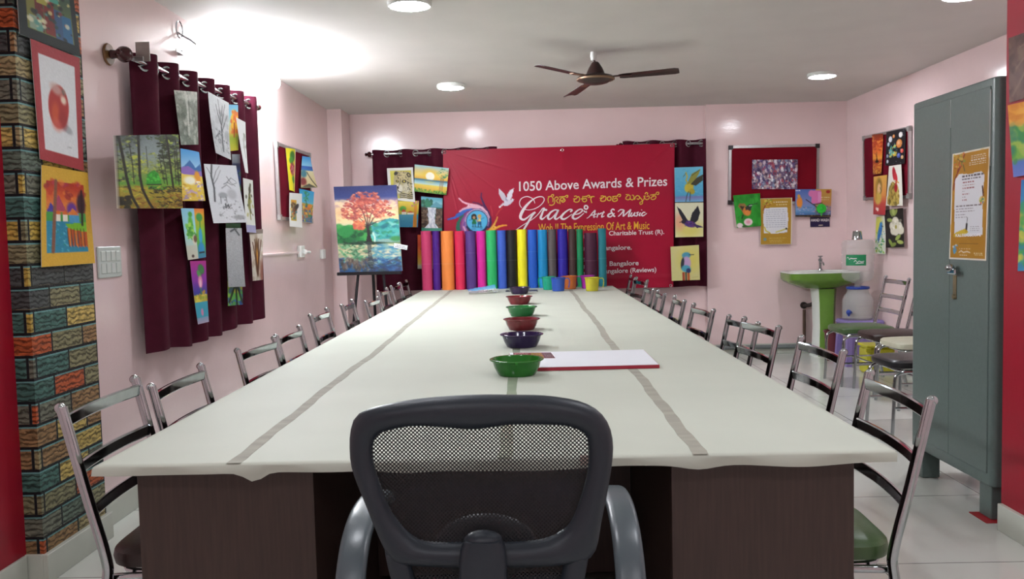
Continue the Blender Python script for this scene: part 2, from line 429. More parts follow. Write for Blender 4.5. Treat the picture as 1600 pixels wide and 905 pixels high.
ceiling_light(1.05, -.45, 'added unseen ceiling light over the entrance, on the right')  # also added behind the camera, out of view, as extra light

t = thing('tube_light', (LEFT+.03, 5.85, 2.50), 'bright white tube light on the left wall above the curtain', 'light')
build('fixture_body', MB().box(LEFT+.001, LEFT+.022, 5.42, 6.66, 2.445, 2.565, b=.004), M_WHITE, t)
sec = [(.058*math.cos(a), .058*math.sin(a)) for a in [2*math.pi*i/20 for i in range(20)]]
build('diffuser', MB().sweep([(LEFT+.062, 5.42, 2.503), (LEFT+.062, 5.435, 2.503), (LEFT+.062, 6.625, 2.503), (LEFT+.062, 6.65, 2.503), (LEFT+.062, 6.665, 2.503)], sec, scales=[.5, 1, 1, .85, .4]), M_TUBE, t)
build('end_clip', MB().box(LEFT+.02, LEFT+.065, 5.40, 5.418, 2.47, 2.53, b=.004), M_WHITE, t)
t = thing('wall_hook', (LEFT, 5.0, 2.52), 'small chrome ring bracket with short arm beside the tube light', 'bracket')
ring = [(LEFT+.012, 4.975+.045*math.cos(a), 2.515+.048*math.sin(a)) for a in [2*math.pi*i/28 for i in range(28)]]
build('ring', MB().tube(ring, .004, n=8, closed=True, up=(1,0,0)), M_CHROME, t)
build('arm', MB().tube([(LEFT+.002, 4.98, 2.50), (LEFT+.03, 4.97, 2.48), (LEFT+.08, 4.96, 2.45), (LEFT+.11, 4.955, 2.425)], .006, n=8), M_CHROME, t)
build('clip', MB().box(LEFT+.03, LEFT+.036, 4.86, 5.06, 2.368, 2.384, b=.002).box(LEFT+.001, LEFT+.034, 4.955, 4.965, 2.365, 2.395, b=.002), M_ALU, t)

# ceiling fan
FC = Vector((.5276, 6.2988, 2.412)); M_FAN = mat('dark brown enamel', '#2e1714', rough=.35, var=.08); M_FANTRIM = mat('gold trim', '#8a6e56', rough=.35, metal=.4)
t = thing('ceiling_fan', (.515, 6.30, CEIL), 'dark brown three blade ceiling fan hanging over the table', 'fan')
build('canopy', MB().lathe([(0, CEIL), (.02, CEIL), (.024, CEIL-.03), (.018, CEIL-.06), (0, CEIL-.06)], (.515, 6.30, 0), 20), M_WHITE, t)
build('downrod', MB().tube([(.516, 6.30, CEIL-.055), (.526, 6.299, 2.50)], .010, n=12), M_FAN, t)
mo = build('motor', MB().lathe([(0, .115), (.02, .115), (.026, .11), (.048, .075), (.062, .045), (.066, .03), (.125, .012), (.135, 0), (.132, -.012), (.115, -.014), (.09, -.032), (.05, -.043), (0, -.046)], FC, 36), M_FAN, t)
build('trim_ring', MB().lathe([(.133, -.004), (.137, -.002), (.137, -.012), (.128, -.016), (.126, -.012)], FC, 40), M_FANTRIM, mo)
for k in range(3):
    a = 3.94091-k*2*math.pi/3; d = Vector((math.cos(a), math.sin(a), 0)); d.z = .0109*d.x-.0527*d.y
    s = Vector((-math.sin(a), math.cos(a), -.16)); s.normalize()
    mb = MB(); n = 14; top = []
    for i in range(n+1):
        u = i/n; rr = .17+.42*u; wd = .045+.016*u
        if i == 0: wd = .034
        if i == n: wd = .047
        top.append((rr, wd))
    v = []; f = []
    for (rr, wd) in top:
        for (sd, h) in ((-1, .004), (-.4, .011), (.4, .011), (1, .004), (1, .001), (.4, .008), (-.4, .008), (-1, .001)):
            v.append(FC+d*rr+s*(wd*sd)+Vector((0, 0, h-.004)))
    for i in range(n):
        for j in range(8): f.append((i*8+j, i*8+(j+1) % 8, i*8+8+(j+1) % 8, i*8+8+j))
    f.append(tuple(range(8))); f.append(tuple(n*8+j for j in range(8)))
    bl = build('blade', mb.add(v, f), M_FAN, t)
    br = MB()
    br.sweep([FC+d*.10+Vector((0,0,.0)), FC+d*.15+Vector((0,0,.003)), FC+d*.26+Vector((0,0,-.001))], [(-.02,-.003), (.02,-.003), (.02,.003), (-.02,.003)])
    build('blade_bracket', br, M_FANTRIM if k != 2 else M_FAN, bl)
# ------------------------------------------------------------------ the long table
M_COVER = mat('white chart paper cover', '#bcc1b4', rough=.62, var=.03, scale=2.5, bump=.10, bscale=5, spec=.25)
M_TAPE = mat('brown packing tape', '#9a988c', rough=.7, spec=.15, var=.12, scale=8, stretch=(1, 3, 1))
M_TAPEG = mat('greenish packing tape', '#a3ae98', rough=.18, var=.1)
M_TAPER = mat('reddish clear tape', '#b8a89c', rough=.5, spec=.2, var=.1)
TX0, TX1, TY0, TY1 = -1.055, .868, 2.03, 8.72
t = thing('table', (-.09, 5.4, 0), 'very long table covered in white chart paper, filling the middle of the room', 'table')
mb = MB().box(TX0+.006, TX1-.006, TY0+.006, TY1-.006, TABLE-.017, TABLE-.004)
build('tabletop', mb, M_DARKWOOD, t)
# paper cover: top sheet with rounded edge and a short ragged turn-down
rnd = random.Random(5); mb = MB(); per = []
def edge(ax, ay, bx, by, n):
    for i in range(n): per.append((ax+(bx-ax)*i/n, ay+(by-ay)*i/n))
edge(TX0, TY0, TX1, TY0, 90); edge(TX1, TY0, TX1, TY1, 120); edge(TX1, TY1, TX0, TY1, 60); edge(TX0, TY1, TX0, TY0, 120)
n = len(per); cx, cy = (TX0+TX1)/2, (TY0+TY1)/2; rings = []
def ragged(x, y):
    w = .5+.5*math.sin(x*9.1+y*3.3)*math.sin(x*4.7-y*2.2+1.0)
    d = .022+.004*w
    if abs(y-TY0) < .01:
        for (c, s, h) in ((-.665, .028, .022), (.66, .12, .010), (-.05, .2, .008), (.40, .05, .01), (-.30,.06,.008)):
            d += h*math.exp(-((x-c)/s)**2)
    return d
for (ins, dz) in ((.018, 0), (.004, -.0015), (0, -.006), (0, None)):
    row = []
    for (x, y) in per:
        dx = ins if x <= TX0+1e-6 else (-ins if x >= TX1-1e-6 else 0); dy = ins if y <= TY0+1e-6 else (-ins if y >= TY1-1e-6 else 0)
        z = TABLE+dz if dz is not None else TABLE-ragged(x, y)
        wob = .003*math.sin(x*23+y*17) if dz is None else 0
        row.append((x+dx+(wob if abs(dy) < 1e-9 and (x <= TX0+1e-6 or x >= TX1-1e-6) else 0), y+dy+(wob if y <= TY0+1e-6 else 0), z))
    rings.append(row)
v = [p for r in rings for p in r]; f = []
for k in range(3):
    for i in range(n): f.append((k*n+i, k*n+(i+1) % n, (k+1)*n+(i+1) % n, (k+1)*n+i))
f.append(tuple(range(n)))
cover = build('paper_cover', mb.add(v, f), M_COVER, t, sharp=60)
def tape(pts, wd, m, name='tape_strip'):
    P = smooth_path([(x, y, TABLE+.0006) for x, y in pts], 8); mb = MB(); r = random.Random(len(pts)); v = []; k = len(P)
    for i, p in enumerate(P):
        w = wd/2*(1+.10*math.sin(i*2.1)); e = .012*math.sin(i*.9)*.2
        v += [(p.x-w+e, p.y, p.z), (p.x+w+e, p.y, p.z), (p.x+w+e, p.y, p.z-.0005), (p.x-w+e, p.y, p.z-.0005)]
    f = [(0,1,2,3)]+[(4*i+j, 4*i+(j+1) % 4, 4*i+4+(j+1) % 4, 4*i+4+j) for i in range(k-1) for j in range(4)]+[(4*k-4, 4*k-3, 4*k-2, 4*k-1)]
    build(name, mb.add(v, f), m, cover)
tape([(-.714, 2.032), (-.716, 2.6), (-.722, 3.3), (-.712, 4.0), (-.726, 5.0), (-.735, 6.2), (-.742, 7.4), (-.748, 8.55)], .034, M_TAPE)
tape([(.404, 2.032), (.405, 2.5), (.408, 3.1), (.402, 3.7), (.398, 4.3), (.412, 5.2), (.405, 6.2), (.416, 7.2), (.412, 8.2)], .036, M_TAPE)
tape([(-.062, 2.032), (-.060, 2.6), (-.056, 3.6), (-.05, 5.0), (-.048, 6.6), (-.045, 8.4)], .034, M_TAPEG)
mb = MB().box(.118, .142, 2.024, 2.034, TABLE-.02, TABLE+.004, b=.002)
build('tape_knot', mb, M_TAPER, cover)
# dark laminate end boards, long side rails between them, inner shelves and back boards
for (x0, x1) in ((-.980, -.540), (.345, .792)):
    mb = MB().box(x0, x1, 2.10, 2.122, 0.0, TABLE-.0175, b=.001)
    build('end_panel', mb, M_DARKWOOD, t)
for y in (4.62, 6.90, 8.60):
    for (x0, x1) in ((-.545, -.16), (.03, .35)):
        build('support_panel', MB().box(x0, x1, y, y+.02, 0, TABLE-.0175, b=.001), M_DARKWOOD, t)
for x in (-.562, .345):
    build('side_panel', MB().box(x, x+.02, 2.123, 4.61, .0, TABLE-.0175, b=.001), M_DARKWOOD, t)
build('modesty_panel', MB().box(-.541, .344, 2.95, 2.968, .12, TABLE-.0175, b=.001), M_DARKWOOD, t)

# ------------------------------------------------------------------ chrome chairs
def seat_mb(z=.47):
    prof = smooth_loop([(-.028, 0), (-.024, -.13), (.012, -.188), (.08, -.204), (.22, -.206), (.38, -.19), (.425, -.13), (.432, 0), (.425, .13), (.38, .19), (.22, .206), (.08, .204), (.012, .188), (-.024, .13)], 44)
    cx = .21; mb = MB(); v = []; k = len(prof)
    rows = [(.90, -.045), (.985, -.040), (1.0, -.022), (.985, -.006), (.93, .003), (.75, .010), (.4, .015)]
    for (s, dz) in rows:
        for p in prof: v.append((cx+(p.x-cx)*s, p.y*s, z+dz))
    f = [tuple(range(k))[::-1]]
    for i in range(len(rows)-1):
        for j in range(k): f.append((i*k+j, i*k+(j+1) % k, (i+1)*k+(j+1) % k, (i+1)*k+j))
    f.append(tuple((len(rows)-1)*k+j for j in range(k)))
    return mb.add(v, f)
def make_chair(seat_mat):
    t = thing('steel_chair', (0, 0, 0), 'x', 'chair')
    R = .0140; H = .872
    for sy in (-1, 1):
        y = .2225*sy
        path = smooth_path([(-.075, y*1.03, 0), (-.035, y*1.01, .22), (-.004, y, .40), (-.004, y, .47), (-.045, y, .64), (-.095, y, H-.012)], 6)
        mb = MB().tube(path, R, n=14, up=(1,0,0))
        mb.ball((-.095-.003, y, H-.014), R*1.03, R*1.03, R*1.0, n=14)
        build('leg', mb, M_CHROME, t)
    for (dz, w) in ((.046, .034), (.168, .034), (.285, .034)):
        z = H-dz; xm = -.095+(dz-.012)*.215
        pts = [(xm-.016*(1-(u/.217)**2)+.004, u, z) for u in [(-.217+.434*i/14) for i in range(15)]]
        sec = [(-.006,-w/2+.004), (-.003,-w/2), (.003,-w/2), (.006,-w/2+.004), (.006,w/2-.004), (.003,w/2), (-.003,w/2), (-.006,w/2-.004)]
        build('back_slat', MB().sweep(pts, sec), M_CHROME, t)
    for sy in (-1, 1):
        path = smooth_path([(.005, .198*sy, .405), (.15, .198*sy, .408), (.32, .196*sy, .41), (.385, .194*sy, .40), (.412, .193*sy, .36), (.418, .194*sy, .2), (.43, .197*sy, 0.0)], 6)
        build('leg', MB().tube(path, .011, n=12, up=(0,1,0)), M_CHROME, t)
    build('seat', seat_mb(), seat_mat, t)
    fr = MB().tube(smooth_loop([(.03,-.17,.414),(.2,-.185,.414),(.36,-.17,.414),(.375,0,.414),(.36,.17,.414),(.2,.185,.414),(.03,.17,.414),(.01,0,.414)], 40), .009, n=10, closed=True)
    build('seat_frame', fr, M_CHROME, t)
    st = MB()
    for sy in (-1, 1): st.tube([(-.045, .222*sy, .19), (.419, .194*sy, .19)], .008, n=10)
    st.tube([(.19, -.20, .19), (.19, .20, .19)], .008, n=10)
    build('stretcher', st, M_CHROME, t)
    return t
M_SBROWN = mat('brown seat vinyl', '#2e1d1a', rough=.38, var=.08, bump=.08, bscale=120)
M_SGREEN = mat('green seat vinyl', '#455f38', rough=.33, var=.08, bump=.08, bscale=120)
M_SBLACK = mat('black seat vinyl', '#1b1b1f', rough=.3, var=.05, bump=.08, bscale=120)
M_SCREAM = mat('cream seat vinyl', '#bdbda6', rough=.4, var=.05, bump=.08, bscale=120)
chair0 = make_chair(M_SBROWN); used = []
def chair(xtop, y, h, rz, label, group, seat=None):
    """xtop: where the top of the back stands; h: height of that chair's back"""
    s = h/.873; c = math.cos(rz)
    loc = (xtop+.095*s*c, y+.095*s*math.sin(rz), 0)
    if not used:
        o = chair0; o.location = loc; o.rotation_euler = (0, 0, rz); o['label'] = label
    else: o = dup(chair0, loc, rz, label)
    used.append(o); o.scale = (s, s, s); o['group'] = group
    if seat is not None and seat is not M_SBROWN: recolor(o, 'seat', seat)
    return o
GL, GR = 'chrome chairs along the left side of the table', 'chrome chairs along the right side of the table'
nth = ['nearest', 'second', 'third', 'fourth', 'fifth', 'sixth', 'seventh', 'eighth', 'ninth', 'farthest']
left = [(-1.225, 2.435, .894, .03), (-1.200, 2.915, .862, .02), (-1.225, 3.86, .851, -.07), (-1.225, 4.38, .850, 0), (-1.255, 5.17, .879, .02), (-1.232, 5.88, .879, .05), (-1.165, 6.46, .858, -.03), (-1.225, 7.30, .879, 0), (-1.225, 8.0, .880, 0), (-1.215, 8.49, .884, 0)]
right = [(1.035, 2.425, .868, -.04), (1.14, 3.365, .862, .03), (1.115, 4.14, .868, .10), (1.165, 4.68, .828, .12), (1.045, 5.14, .860, .06), (1.025, 5.82, .862, -.03), (1.0, 6.45, .861, -.04), (1.0, 7.06, .860, 0), (1.055, 8.0, .880, .12), (1.055, 8.55, .880, 0)]
for i, (x, y, h, a) in enumerate(left):
    lb = ('chrome chair with brown seat nearest the camera on the left, beside the brick pillar' if i == 0 else
          'second chrome chair from the camera along the left side of the table' if i == 1 else
          'chrome chair farthest back on the left of the table, by the paper rolls' if i == 9 else
          f'{nth[i]} chrome chair from the camera along the left side of the table')
    chair(x, y, h, a, lb, GL)
for i, (x, y, h, a) in enumerate(right):
    lb = ('chrome chair with green seat nearest the camera on the right of the table' if i == 0 else
          'chrome chair farthest back on the right of the table, below the bird paintings' if i == 9 else
          f'{nth[i]} chrome chair from the camera along the right side of the table')
    chair(x, y, h, math.pi+a, lb, GR, M_SGREEN if i == 0 else None)
GC = 'chrome chairs standing along the right wall'
chair(3.085, 7.24, .885, math.pi, 'chrome chair with green seat by the wash basin corner, ladder back to the wall', GC, M_SGREEN)
chair(3.155, 6.765, .885, math.pi, 'chrome chair with brown seat next to the green seated one, along the right wall', GC, M_SBROWN)
chair(3.13, 6.27, .880, math.pi, 'chrome chair with cream seat mostly hidden behind the steel cupboard', GC, M_SCREAM)
chair(2.74, 5.45, .880, math.pi, 'chrome chair with black seat just behind the steel cupboard', GC, M_SBLACK)

# ------------------------------------------------------------------ mesh-back office chair
def mesh_material():
    m = bpy.data.materials.new('perforated black mesh'); m.use_nodes = True; nt = m.node_tree; b = nt.nodes['Principled BSDF']
    N = nt.nodes.new; L = nt.links.new
    b.inputs['Base Color'].default_value = lin('#17171a')+[1]; _set(b, 'Roughness', .7)
    tc = N('ShaderNodeTexCoord'); sp = N('ShaderNodeSeparateXYZ'); L(tc.outputs['Object'], sp.inputs[0])
    def cosn(expr_a, expr_b, sgn):
        a = N('ShaderNodeMath'); a.operation = 'ADD' if sgn > 0 else 'SUBTRACT'; L(sp.outputs['X'], a.inputs[0]); L(sp.outputs['Z'], a.inputs[1])
        k = N('ShaderNodeMath'); k.operation = 'MULTIPLY'; L(a.outputs[0], k.inputs[0]); k.inputs[1].default_value = 2*math.pi/.0074
        c = N('ShaderNodeMath'); c.operation = 'COSINE'; L(k.outputs[0], c.inputs[0]); return c
    c1, c2 = cosn(0,0,1), cosn(0,0,-1)
    s = N('ShaderNodeMath'); s.operation = 'ADD'; L(c1.outputs[0], s.inputs[0]); L(c2.outputs[0], s.inputs[1])
    g = N('ShaderNodeMath'); g.operation = 'LESS_THAN'; L(s.outputs[0], g.inputs[0]); g.inputs[1].default_value = .30
    L(g.outputs[0], b.inputs['Alpha']); return m
M_MESH = mesh_material()
M_CHAIRFRAME = mat('dark blue grey chair plastic', '#242b33', rough=.42, var=.04, bump=.05, bscale=350, spec=.4)
M_ARM = mat('grey armrest plastic', '#4e585d', rough=.33, var=.04, bump=.04, bscale=350)
OY = 1.55
def ofx(u, v, y=OY):      # place of a point of the chair back, measured in the picture, on the chair's own plane y
    x = (u-800)/F_PX; z = -(v-452.5)/F_PX; cr, sr = math.cos(ROLL), math.sin(ROLL)
    d = _world_dir(x*cr+z*sr, 1, -x*sr+z*cr)
    return Vector((d.x*y/d.y, y, EYE+d.z*y/d.y))
oc = thing('office_chair', (-.09, 1.75, 0), 'black mesh back office chair with grey armrests at the near end of the table', 'office chair')
outer = [(543,698),(546,670),(556,651),(583,638),(644,625),(700,619),(751,616.5),(805,617),(859,619.5),(913,631),(945,654),(959,691),(956,741.6),(942,813),(927,872),(880,884),(787,886),(723,886),(640,884),(607,874),(568,788),(547,735)]
inner = [(581,702),(585,686),(600,676),(643,667),(690,668),(737,671),(775,667),(805,664),(877,666),(905,674),(917,684),(920,702),(918,741.6),(899,803),(881,828),(845,844),(787,848),(750,848.5),(723,848),(672,848),(644,838.6),(613,806),(593,760),(583,728)]
def polar(pts, cx, cy, n):
    L = smooth_loop(pts, 400); out = []
    an = [(math.atan2(p.y-cy, p.x-cx), p) for p in L]; an.sort(key=lambda q: q[0])
    A = np.array([a for a, _ in an]); PX = np.array([p.x for _, p in an]); PY = np.array([p.y for _, p in an])
    for i in range(n):
        a = -math.pi+2*math.pi*(i+.5)/n; out.append((np.interp(a, A, PX, period=2*math.pi), np.interp(a, A, PY, period=2*math.pi)))
    return out
def bow(p):     # the back curves round the sitter: edges forward (+y), lumbar bulge forward
    x = p.x+.09; return Vector((p.x, p.y+.30*x*x+.02*max(0, (p.z-.93))*8*0, p.z))
NR = 96; po, pi_ = polar(outer, 752, 752, NR), polar(inner, 752, 752, NR); v = []; f = []
prof = [(0, .0), (.06, -.012), (.25, -.021), (.5, -.024), (.75, -.019), (.94, -.010), (1, .0), (.94, .012), (.75, .018), (.25, .018), (.06, .012)]
for i in range(NR):
    for (s, dy) in prof:
        p = ofx(po[i][0]*(1-s)+pi_[i][0]*s, po[i][1]*(1-s)+pi_[i][1]*s); p = bow(p); v.append((p.x, p.y+dy, p.z))
K = len(prof)
for i in range(NR):
    for j in range(K): f.append((i*K+j, i*K+(j+1) % K, ((i+1) % NR)*K+(j+1) % K, ((i+1) % NR)*K+j))
build('back_frame', MB().add(v, f), M_CHAIRFRAME, oc, sharp=60)
# lower wings of the frame, down to the seat
for sx in (-1, 1):
    if sx < 0: P = [(616,838),(622,880),(640,940),(672,1000)]
    else: P = [(903,838),(900,880),(886,940),(862,1000)]
    path = smooth_path([bow(ofx(*q)) for q in P], 5)
    build('frame_wing', MB().sweep(path, [(.022*math.cos(a), .016*math.sin(a)) for a in [2*math.pi*i/14 for i in range(14)]], up=(0,1,0)), M_CHAIRFRAME, oc, sharp=60)
# mesh panels (upper and lower)
def panel(name, loop, n, grow=1.0, dy=.004):
    cx = sum(p[0] for p in loop)/len(loop); cy = sum(p[1] for p in loop)/len(loop); v = []; f = []; rows = 8; k = len(loop)
    for r in range(1, rows+1):
        s = grow*r/rows
        for p in loop:
            q = bow(ofx(cx+(p[0]-cx)*s, cy+(p[1]-cy)*s)); v.append((q.x, q.y+dy+.012*(1-(r/rows)**2), q.z))
    for r in range(rows-1):
        for j in range(k): f.append((r*k+j, r*k+(j+1) % k, (r+1)*k+(j+1) % k, (r+1)*k+j))
    f.append(tuple(range(k)))
    return build(name, MB().add(v, f), M_MESH, oc, at=(0,0,0))
panel('mesh_panel', pi_, NR, 1.03)
panel('mesh_panel', [(640,884),(720,884),(800,884),(890,884),(905,905),(888,950),(860,990),(760,998),(676,990),(645,950),(625,905)], 11, 1.0)
# spine that carries the back, and the lumbar pad
sp = [(756,833,.032),(756,845,.040),(756,865,.043),(756,905,.044),(756,960,.046),(756,1010,.048)]
mb = MB(); v = []; f = []
for (u, vv, w) in sp:
    p = bow(ofx(u, vv))
    for a in range(16):
        t_ = 2*math.pi*a/16; v.append((p.x+w*math.copysign(abs(math.cos(t_))**.6, math.cos(t_)), p.y-.030+.026*math.copysign(abs(math.sin(t_))**.6, math.sin(t_)), p.z))
for i in range(len(sp)-1):
    for j in range(16): f.append((i*16+j, i*16+(j+1) % 16, (i+1)*16+(j+1) % 16, (i+1)*16+j))
f.append(tuple(range(16))); f.append(tuple((len(sp)-1)*16+j for j in range(16)))
q = bow(ofx(756, 838)); mb.add(v, f); mb.ball((q.x, q.y-.028, q.z+.002), .036, .024, .018)
build('spine', mb, M_CHAIRFRAME, oc, sharp=50)
q = bow(ofx(757, 850))
mb = MB().lathe([(0, -.010), (.06, -.0095), (.085, -.006), (.094, -.001), (.098, .005), (.096, .010), (.085, .012), (0, .014)], (q.x, q.y+.034, q.z-.02), 40, axis='y', sy=.66)
build('lumbar_pad', mb, M_BLACK, oc)
# armrests: broad D-shaped hoops
for sx, xc in ((-1, -.352), (1, .186)):
    path = smooth_path([(xc, 1.70, .405), (xc, 1.625, .44), (xc, 1.59, .53), (xc, 1.605, .620), (xc, 1.665, .690), (xc, 1.76, .722), (xc, 1.87, .722), (xc, 1.965, .705), (xc, 2.01, .685)], 7)
    sec = [(.014*math.copysign(abs(math.cos(a))**.7, math.cos(a)), .029*math.copysign(abs(math.sin(a))**.55, math.sin(a))) for a in [2*math.pi*i/20 for i in range(20)]]
    build('armrest', MB().sweep(path, sec, up=(1,0,0)), M_ARM, oc, sharp=60)
# seat, column, five-star base with castors
prof = smooth_loop([(-.32, 1.60), (-.09, 1.565), (.14, 1.60), (.165, 1.80), (.14, 2.02), (-.09, 2.06), (-.32, 2.02), (-.345, 1.80)], 40); v = []; f = []; k = 40
rows = [(.85, .415), (.97, .42), (1.0, .445), (.98, .475), (.9, .49), (.6, .492)]
for (s, z) in rows:
    for p in prof: v.append((-.09+(p.x+.09)*s, 1.81+(p.y-1.81)*s, z))
f.append(tuple(range(k)))
for i in range(len(rows)-1):
    for j in range(k): f.append((i*k+j, i*k+(j+1) % k, (i+1)*k+(j+1) % k, (i+1)*k+j))
f.append(tuple((len(rows)-1)*k+j for j in range(k)))
build('seat', MB().add(v, f), M_BLACK, oc, sharp=50)
build('column', MB().lathe([(0, .10), (.03, .10), (.03, .26), (.022, .26), (.022, .40), (.09, .40), (.09, .418), (0, .418)], (-.09, 1.80, 0), 24).box(-.14, -.04, 1.50, 1.80, .395, .412, b=.004), M_BLACK, oc)
for i in range(5):
    a = 2*math.pi*i/5+.3; d = Vector((math.cos(a), math.sin(a), 0)); c = Vector((-.09, 1.80, 0))
    lg = build('base_leg', MB().sweep([c+d*.02+Vector((0,0,.115)), c+d*.16+Vector((0,0,.10)), c+d*.28+Vector((0,0,.075))], [(-.02,-.014), (.02,-.014), (.016,.014), (-.016,.014)], scales=[1.1, .9, .7]), M_BLACK, oc)
    s = d.cross(Vector((0,0,1))); e = c+d*.27+Vector((0,0,.026)); mb = MB()
    for q in (-1, 1): mb.tube([e+s*(.006*q), e+s*(.022*q)], .026, n=18)
    mb.tube([e+Vector((0,0,.0)), e+Vector((0,0,.055))], .007, n=8)
    build('castor', mb, M_BLACK, lg)

# ------------------------------------------------------------------ things on the table
def plastic(name, c, rough=.16): return mat(name, c, rough=rough, var=.03, spec=.5)
BOWL = [(0, .004), (.062, .004), (.064, .0), (.070, .0), (.074, .006), (.086, .030), (.0925, .052), (.094, .055), (.101, .0555), (.104, .058), (.1035, .0605), (.100, .062), (.0935, .061), (.0905, .056), (.084, .032), (.071, .010), (0, .008)]
cols = [('green', '#1c6e1a'), ('purple', '#2a1a48'), ('red', '#701c26'), ('green', '#176a30'), ('red', '#721a24'), ('purple', '#2c1a40')]
spots = [(-.045, 3.172+.095, 'bright green plastic bowl nearest the camera on the table'), (-.030, 3.996+.095, 'purple plastic bowl just behind the white board on the table'), (-.034, 4.746+.095, 'dark red plastic bowl third from the camera in the row'),
         (-.038, 5.565+.095, 'green plastic bowl in the middle of the row, between two red bowls'), (-.061, 6.544+.095, 'dark red plastic bowl fifth from the camera, smaller looking than the other red one'), (-.068, 7.80, 'purple plastic bowl farthest back, in front of the yellow roll')]
for (nm, c), (x, y, lb) in zip(cols, spots):
    mb = MB().lathe([(r, TABLE+.0012+z) for r, z in BOWL], (x, y, 0), 56)
    mb.box(x-.006, x+.006, y-.106, y-.100, TABLE+.05, TABLE+.0605, b=.002)
    tag(build('plastic_bowl', mb, plastic(nm+' bowl plastic', c), at=(x, y, TABLE+.0012)), lb, 'bowl', 'plastic bowls down the middle of the table')

# white display board lying flat, red edge, printed label
t = thing('display_board', (.22, 3.56, TABLE+.001), 'white rectangular board with red edge lying flat on the table beside the green bowl', 'board')
ang = .0
BD = [(-.075, 3.335), (.509, 3.347), (.509, 3.79), (-.085, 3.775)]
M_BW = mat('white board face', '#dfe2e8', rough=.6, var=.01); M_BR = mat('red board edge', '#9c1f35', rough=.4, var=.03)
def flat_slab(pts, z0, z1): return MB().prism(pts, lambda u, w, d: (u, w, d), z0, z1)
build('board_edge', flat_slab(BD, TABLE+.001, TABLE+.0135), M_BR, t)
ins = [(x+(.003 if x < 0 else -.003), y+(.003 if y < 3.5 else -.003)) for x, y in BD]
build('board_face', flat_slab(ins, TABLE+.0137, TABLE+.0155), M_BW, t)
pc = Pic(48, 30, '#8c2b38', 3)
pc.rect(.02, .55, .42, .95, '#7a2030').rect(.45, .08, .72, .92, '#b08f4a').rect(.76, .06, .98, .94, '#4a3038')
for i in range(6): pc.text(.47, .71, .15+.13*i, .06, '#7a2a30'); pc.text(.78, .97, .15+.13*i, .05, '#b9a0a0')
for i in range(3): pc.text(.05, .40, .15+.14*i, .07, '#d4b0b0')
v = []; LQ = [Vector((-.067, 3.765, TABLE+.0160)), Vector((.098, 3.750, TABLE+.0160)), Vector((.112, 3.575, TABLE+.0160)), Vector((-.058, 3.585, TABLE+.0160))]
# ------------------------------------------------------------------ painted sheets
def sheet(name, pic, quad, label, cat, thick=.0007, bowx=0.0, curl=0.0, twist=0.0, m=None, group=None, parent=None, back='#e8e6df', nolabel=False):
    TL, TR, BR, BL = [Vector(p) for p in quad]
    nrm = (BL-TL).cross(TR-TL).normalized(); w, h = pic.w, pic.h; v = []; f = []; cl = []
    for j in range(h):
        t_ = j/(h-1)
        for i in range(w):
            s_ = i/(w-1); p = (TL*(1-s_)+TR*s_)*(1-t_)+(BL*(1-s_)+BR*s_)*t_
            d = bowx*(1-(2*s_-1)**2)+curl*t_*t_+twist*t_*t_*(2*s_-1)
            v.append(p+nrm*d)
    n = w*h; N3 = nrm*thick
    v += [p-N3 for p in v]
    for j in range(h-1):
        for i in range(w-1):
            a = j*w+i; f.append((a, a+w, a+w+1, a+1)); f.append((n+a, n+a+1, n+a+w+1, n+a+w))
    rim = [i for i in range(w)]+[j*w+w-1 for j in range(1, h)]+[(h-1)*w+i for i in range(w-2, -1, -1)]+[j*w for j in range(h-2, 0, -1)]
    for k in range(len(rim)):
        a, b = rim[k], rim[(k+1) % len(rim)]; f.append((a, b, n+b, n+a))
    ctr = (TL+TR+BR+BL)/4
    base = wloc(parent) if parent is not None else Vector((0,0,0))
    me = bpy.data.meshes.new(name); me.from_pydata([tuple(p-ctr) for p in v], [], f)
    me.polygons.foreach_set('use_smooth', [True]*len(f)); me.set_sharp_from_angle(angle=math.radians(40))
    at = me.color_attributes.new('paint', 'FLOAT_COLOR', 'POINT')
    a = np.clip(pic.a, 0, 1); L = np.where(a <= .04045, a/12.92, ((a+.055)/1.055)**2.4).reshape(-1, 3)
    bk = np.tile(np.array(lin(back)), (n, 1)); C = np.ones((2*n, 4), np.float32); C[:n, :3] = L; C[n:, :3] = bk
    at.data.foreach_set('color', C.ravel()); me.materials.append(m or M_PAPER); me.update()
    o = bpy.data.objects.new(name, me); COL.objects.link(o); o.location = ctr-base
    if parent is not None: o.parent = parent
    elif not nolabel: tag(o, label, cat, group)
    return o
sheet('label_sticker', pc, LQ, '', '', thick=.0004, m=M_GLOSSART, parent=t)
def q3(ax, val, pts): return [(val, a, b) if ax == 'X' else (a, val, b) for a, b in pts]
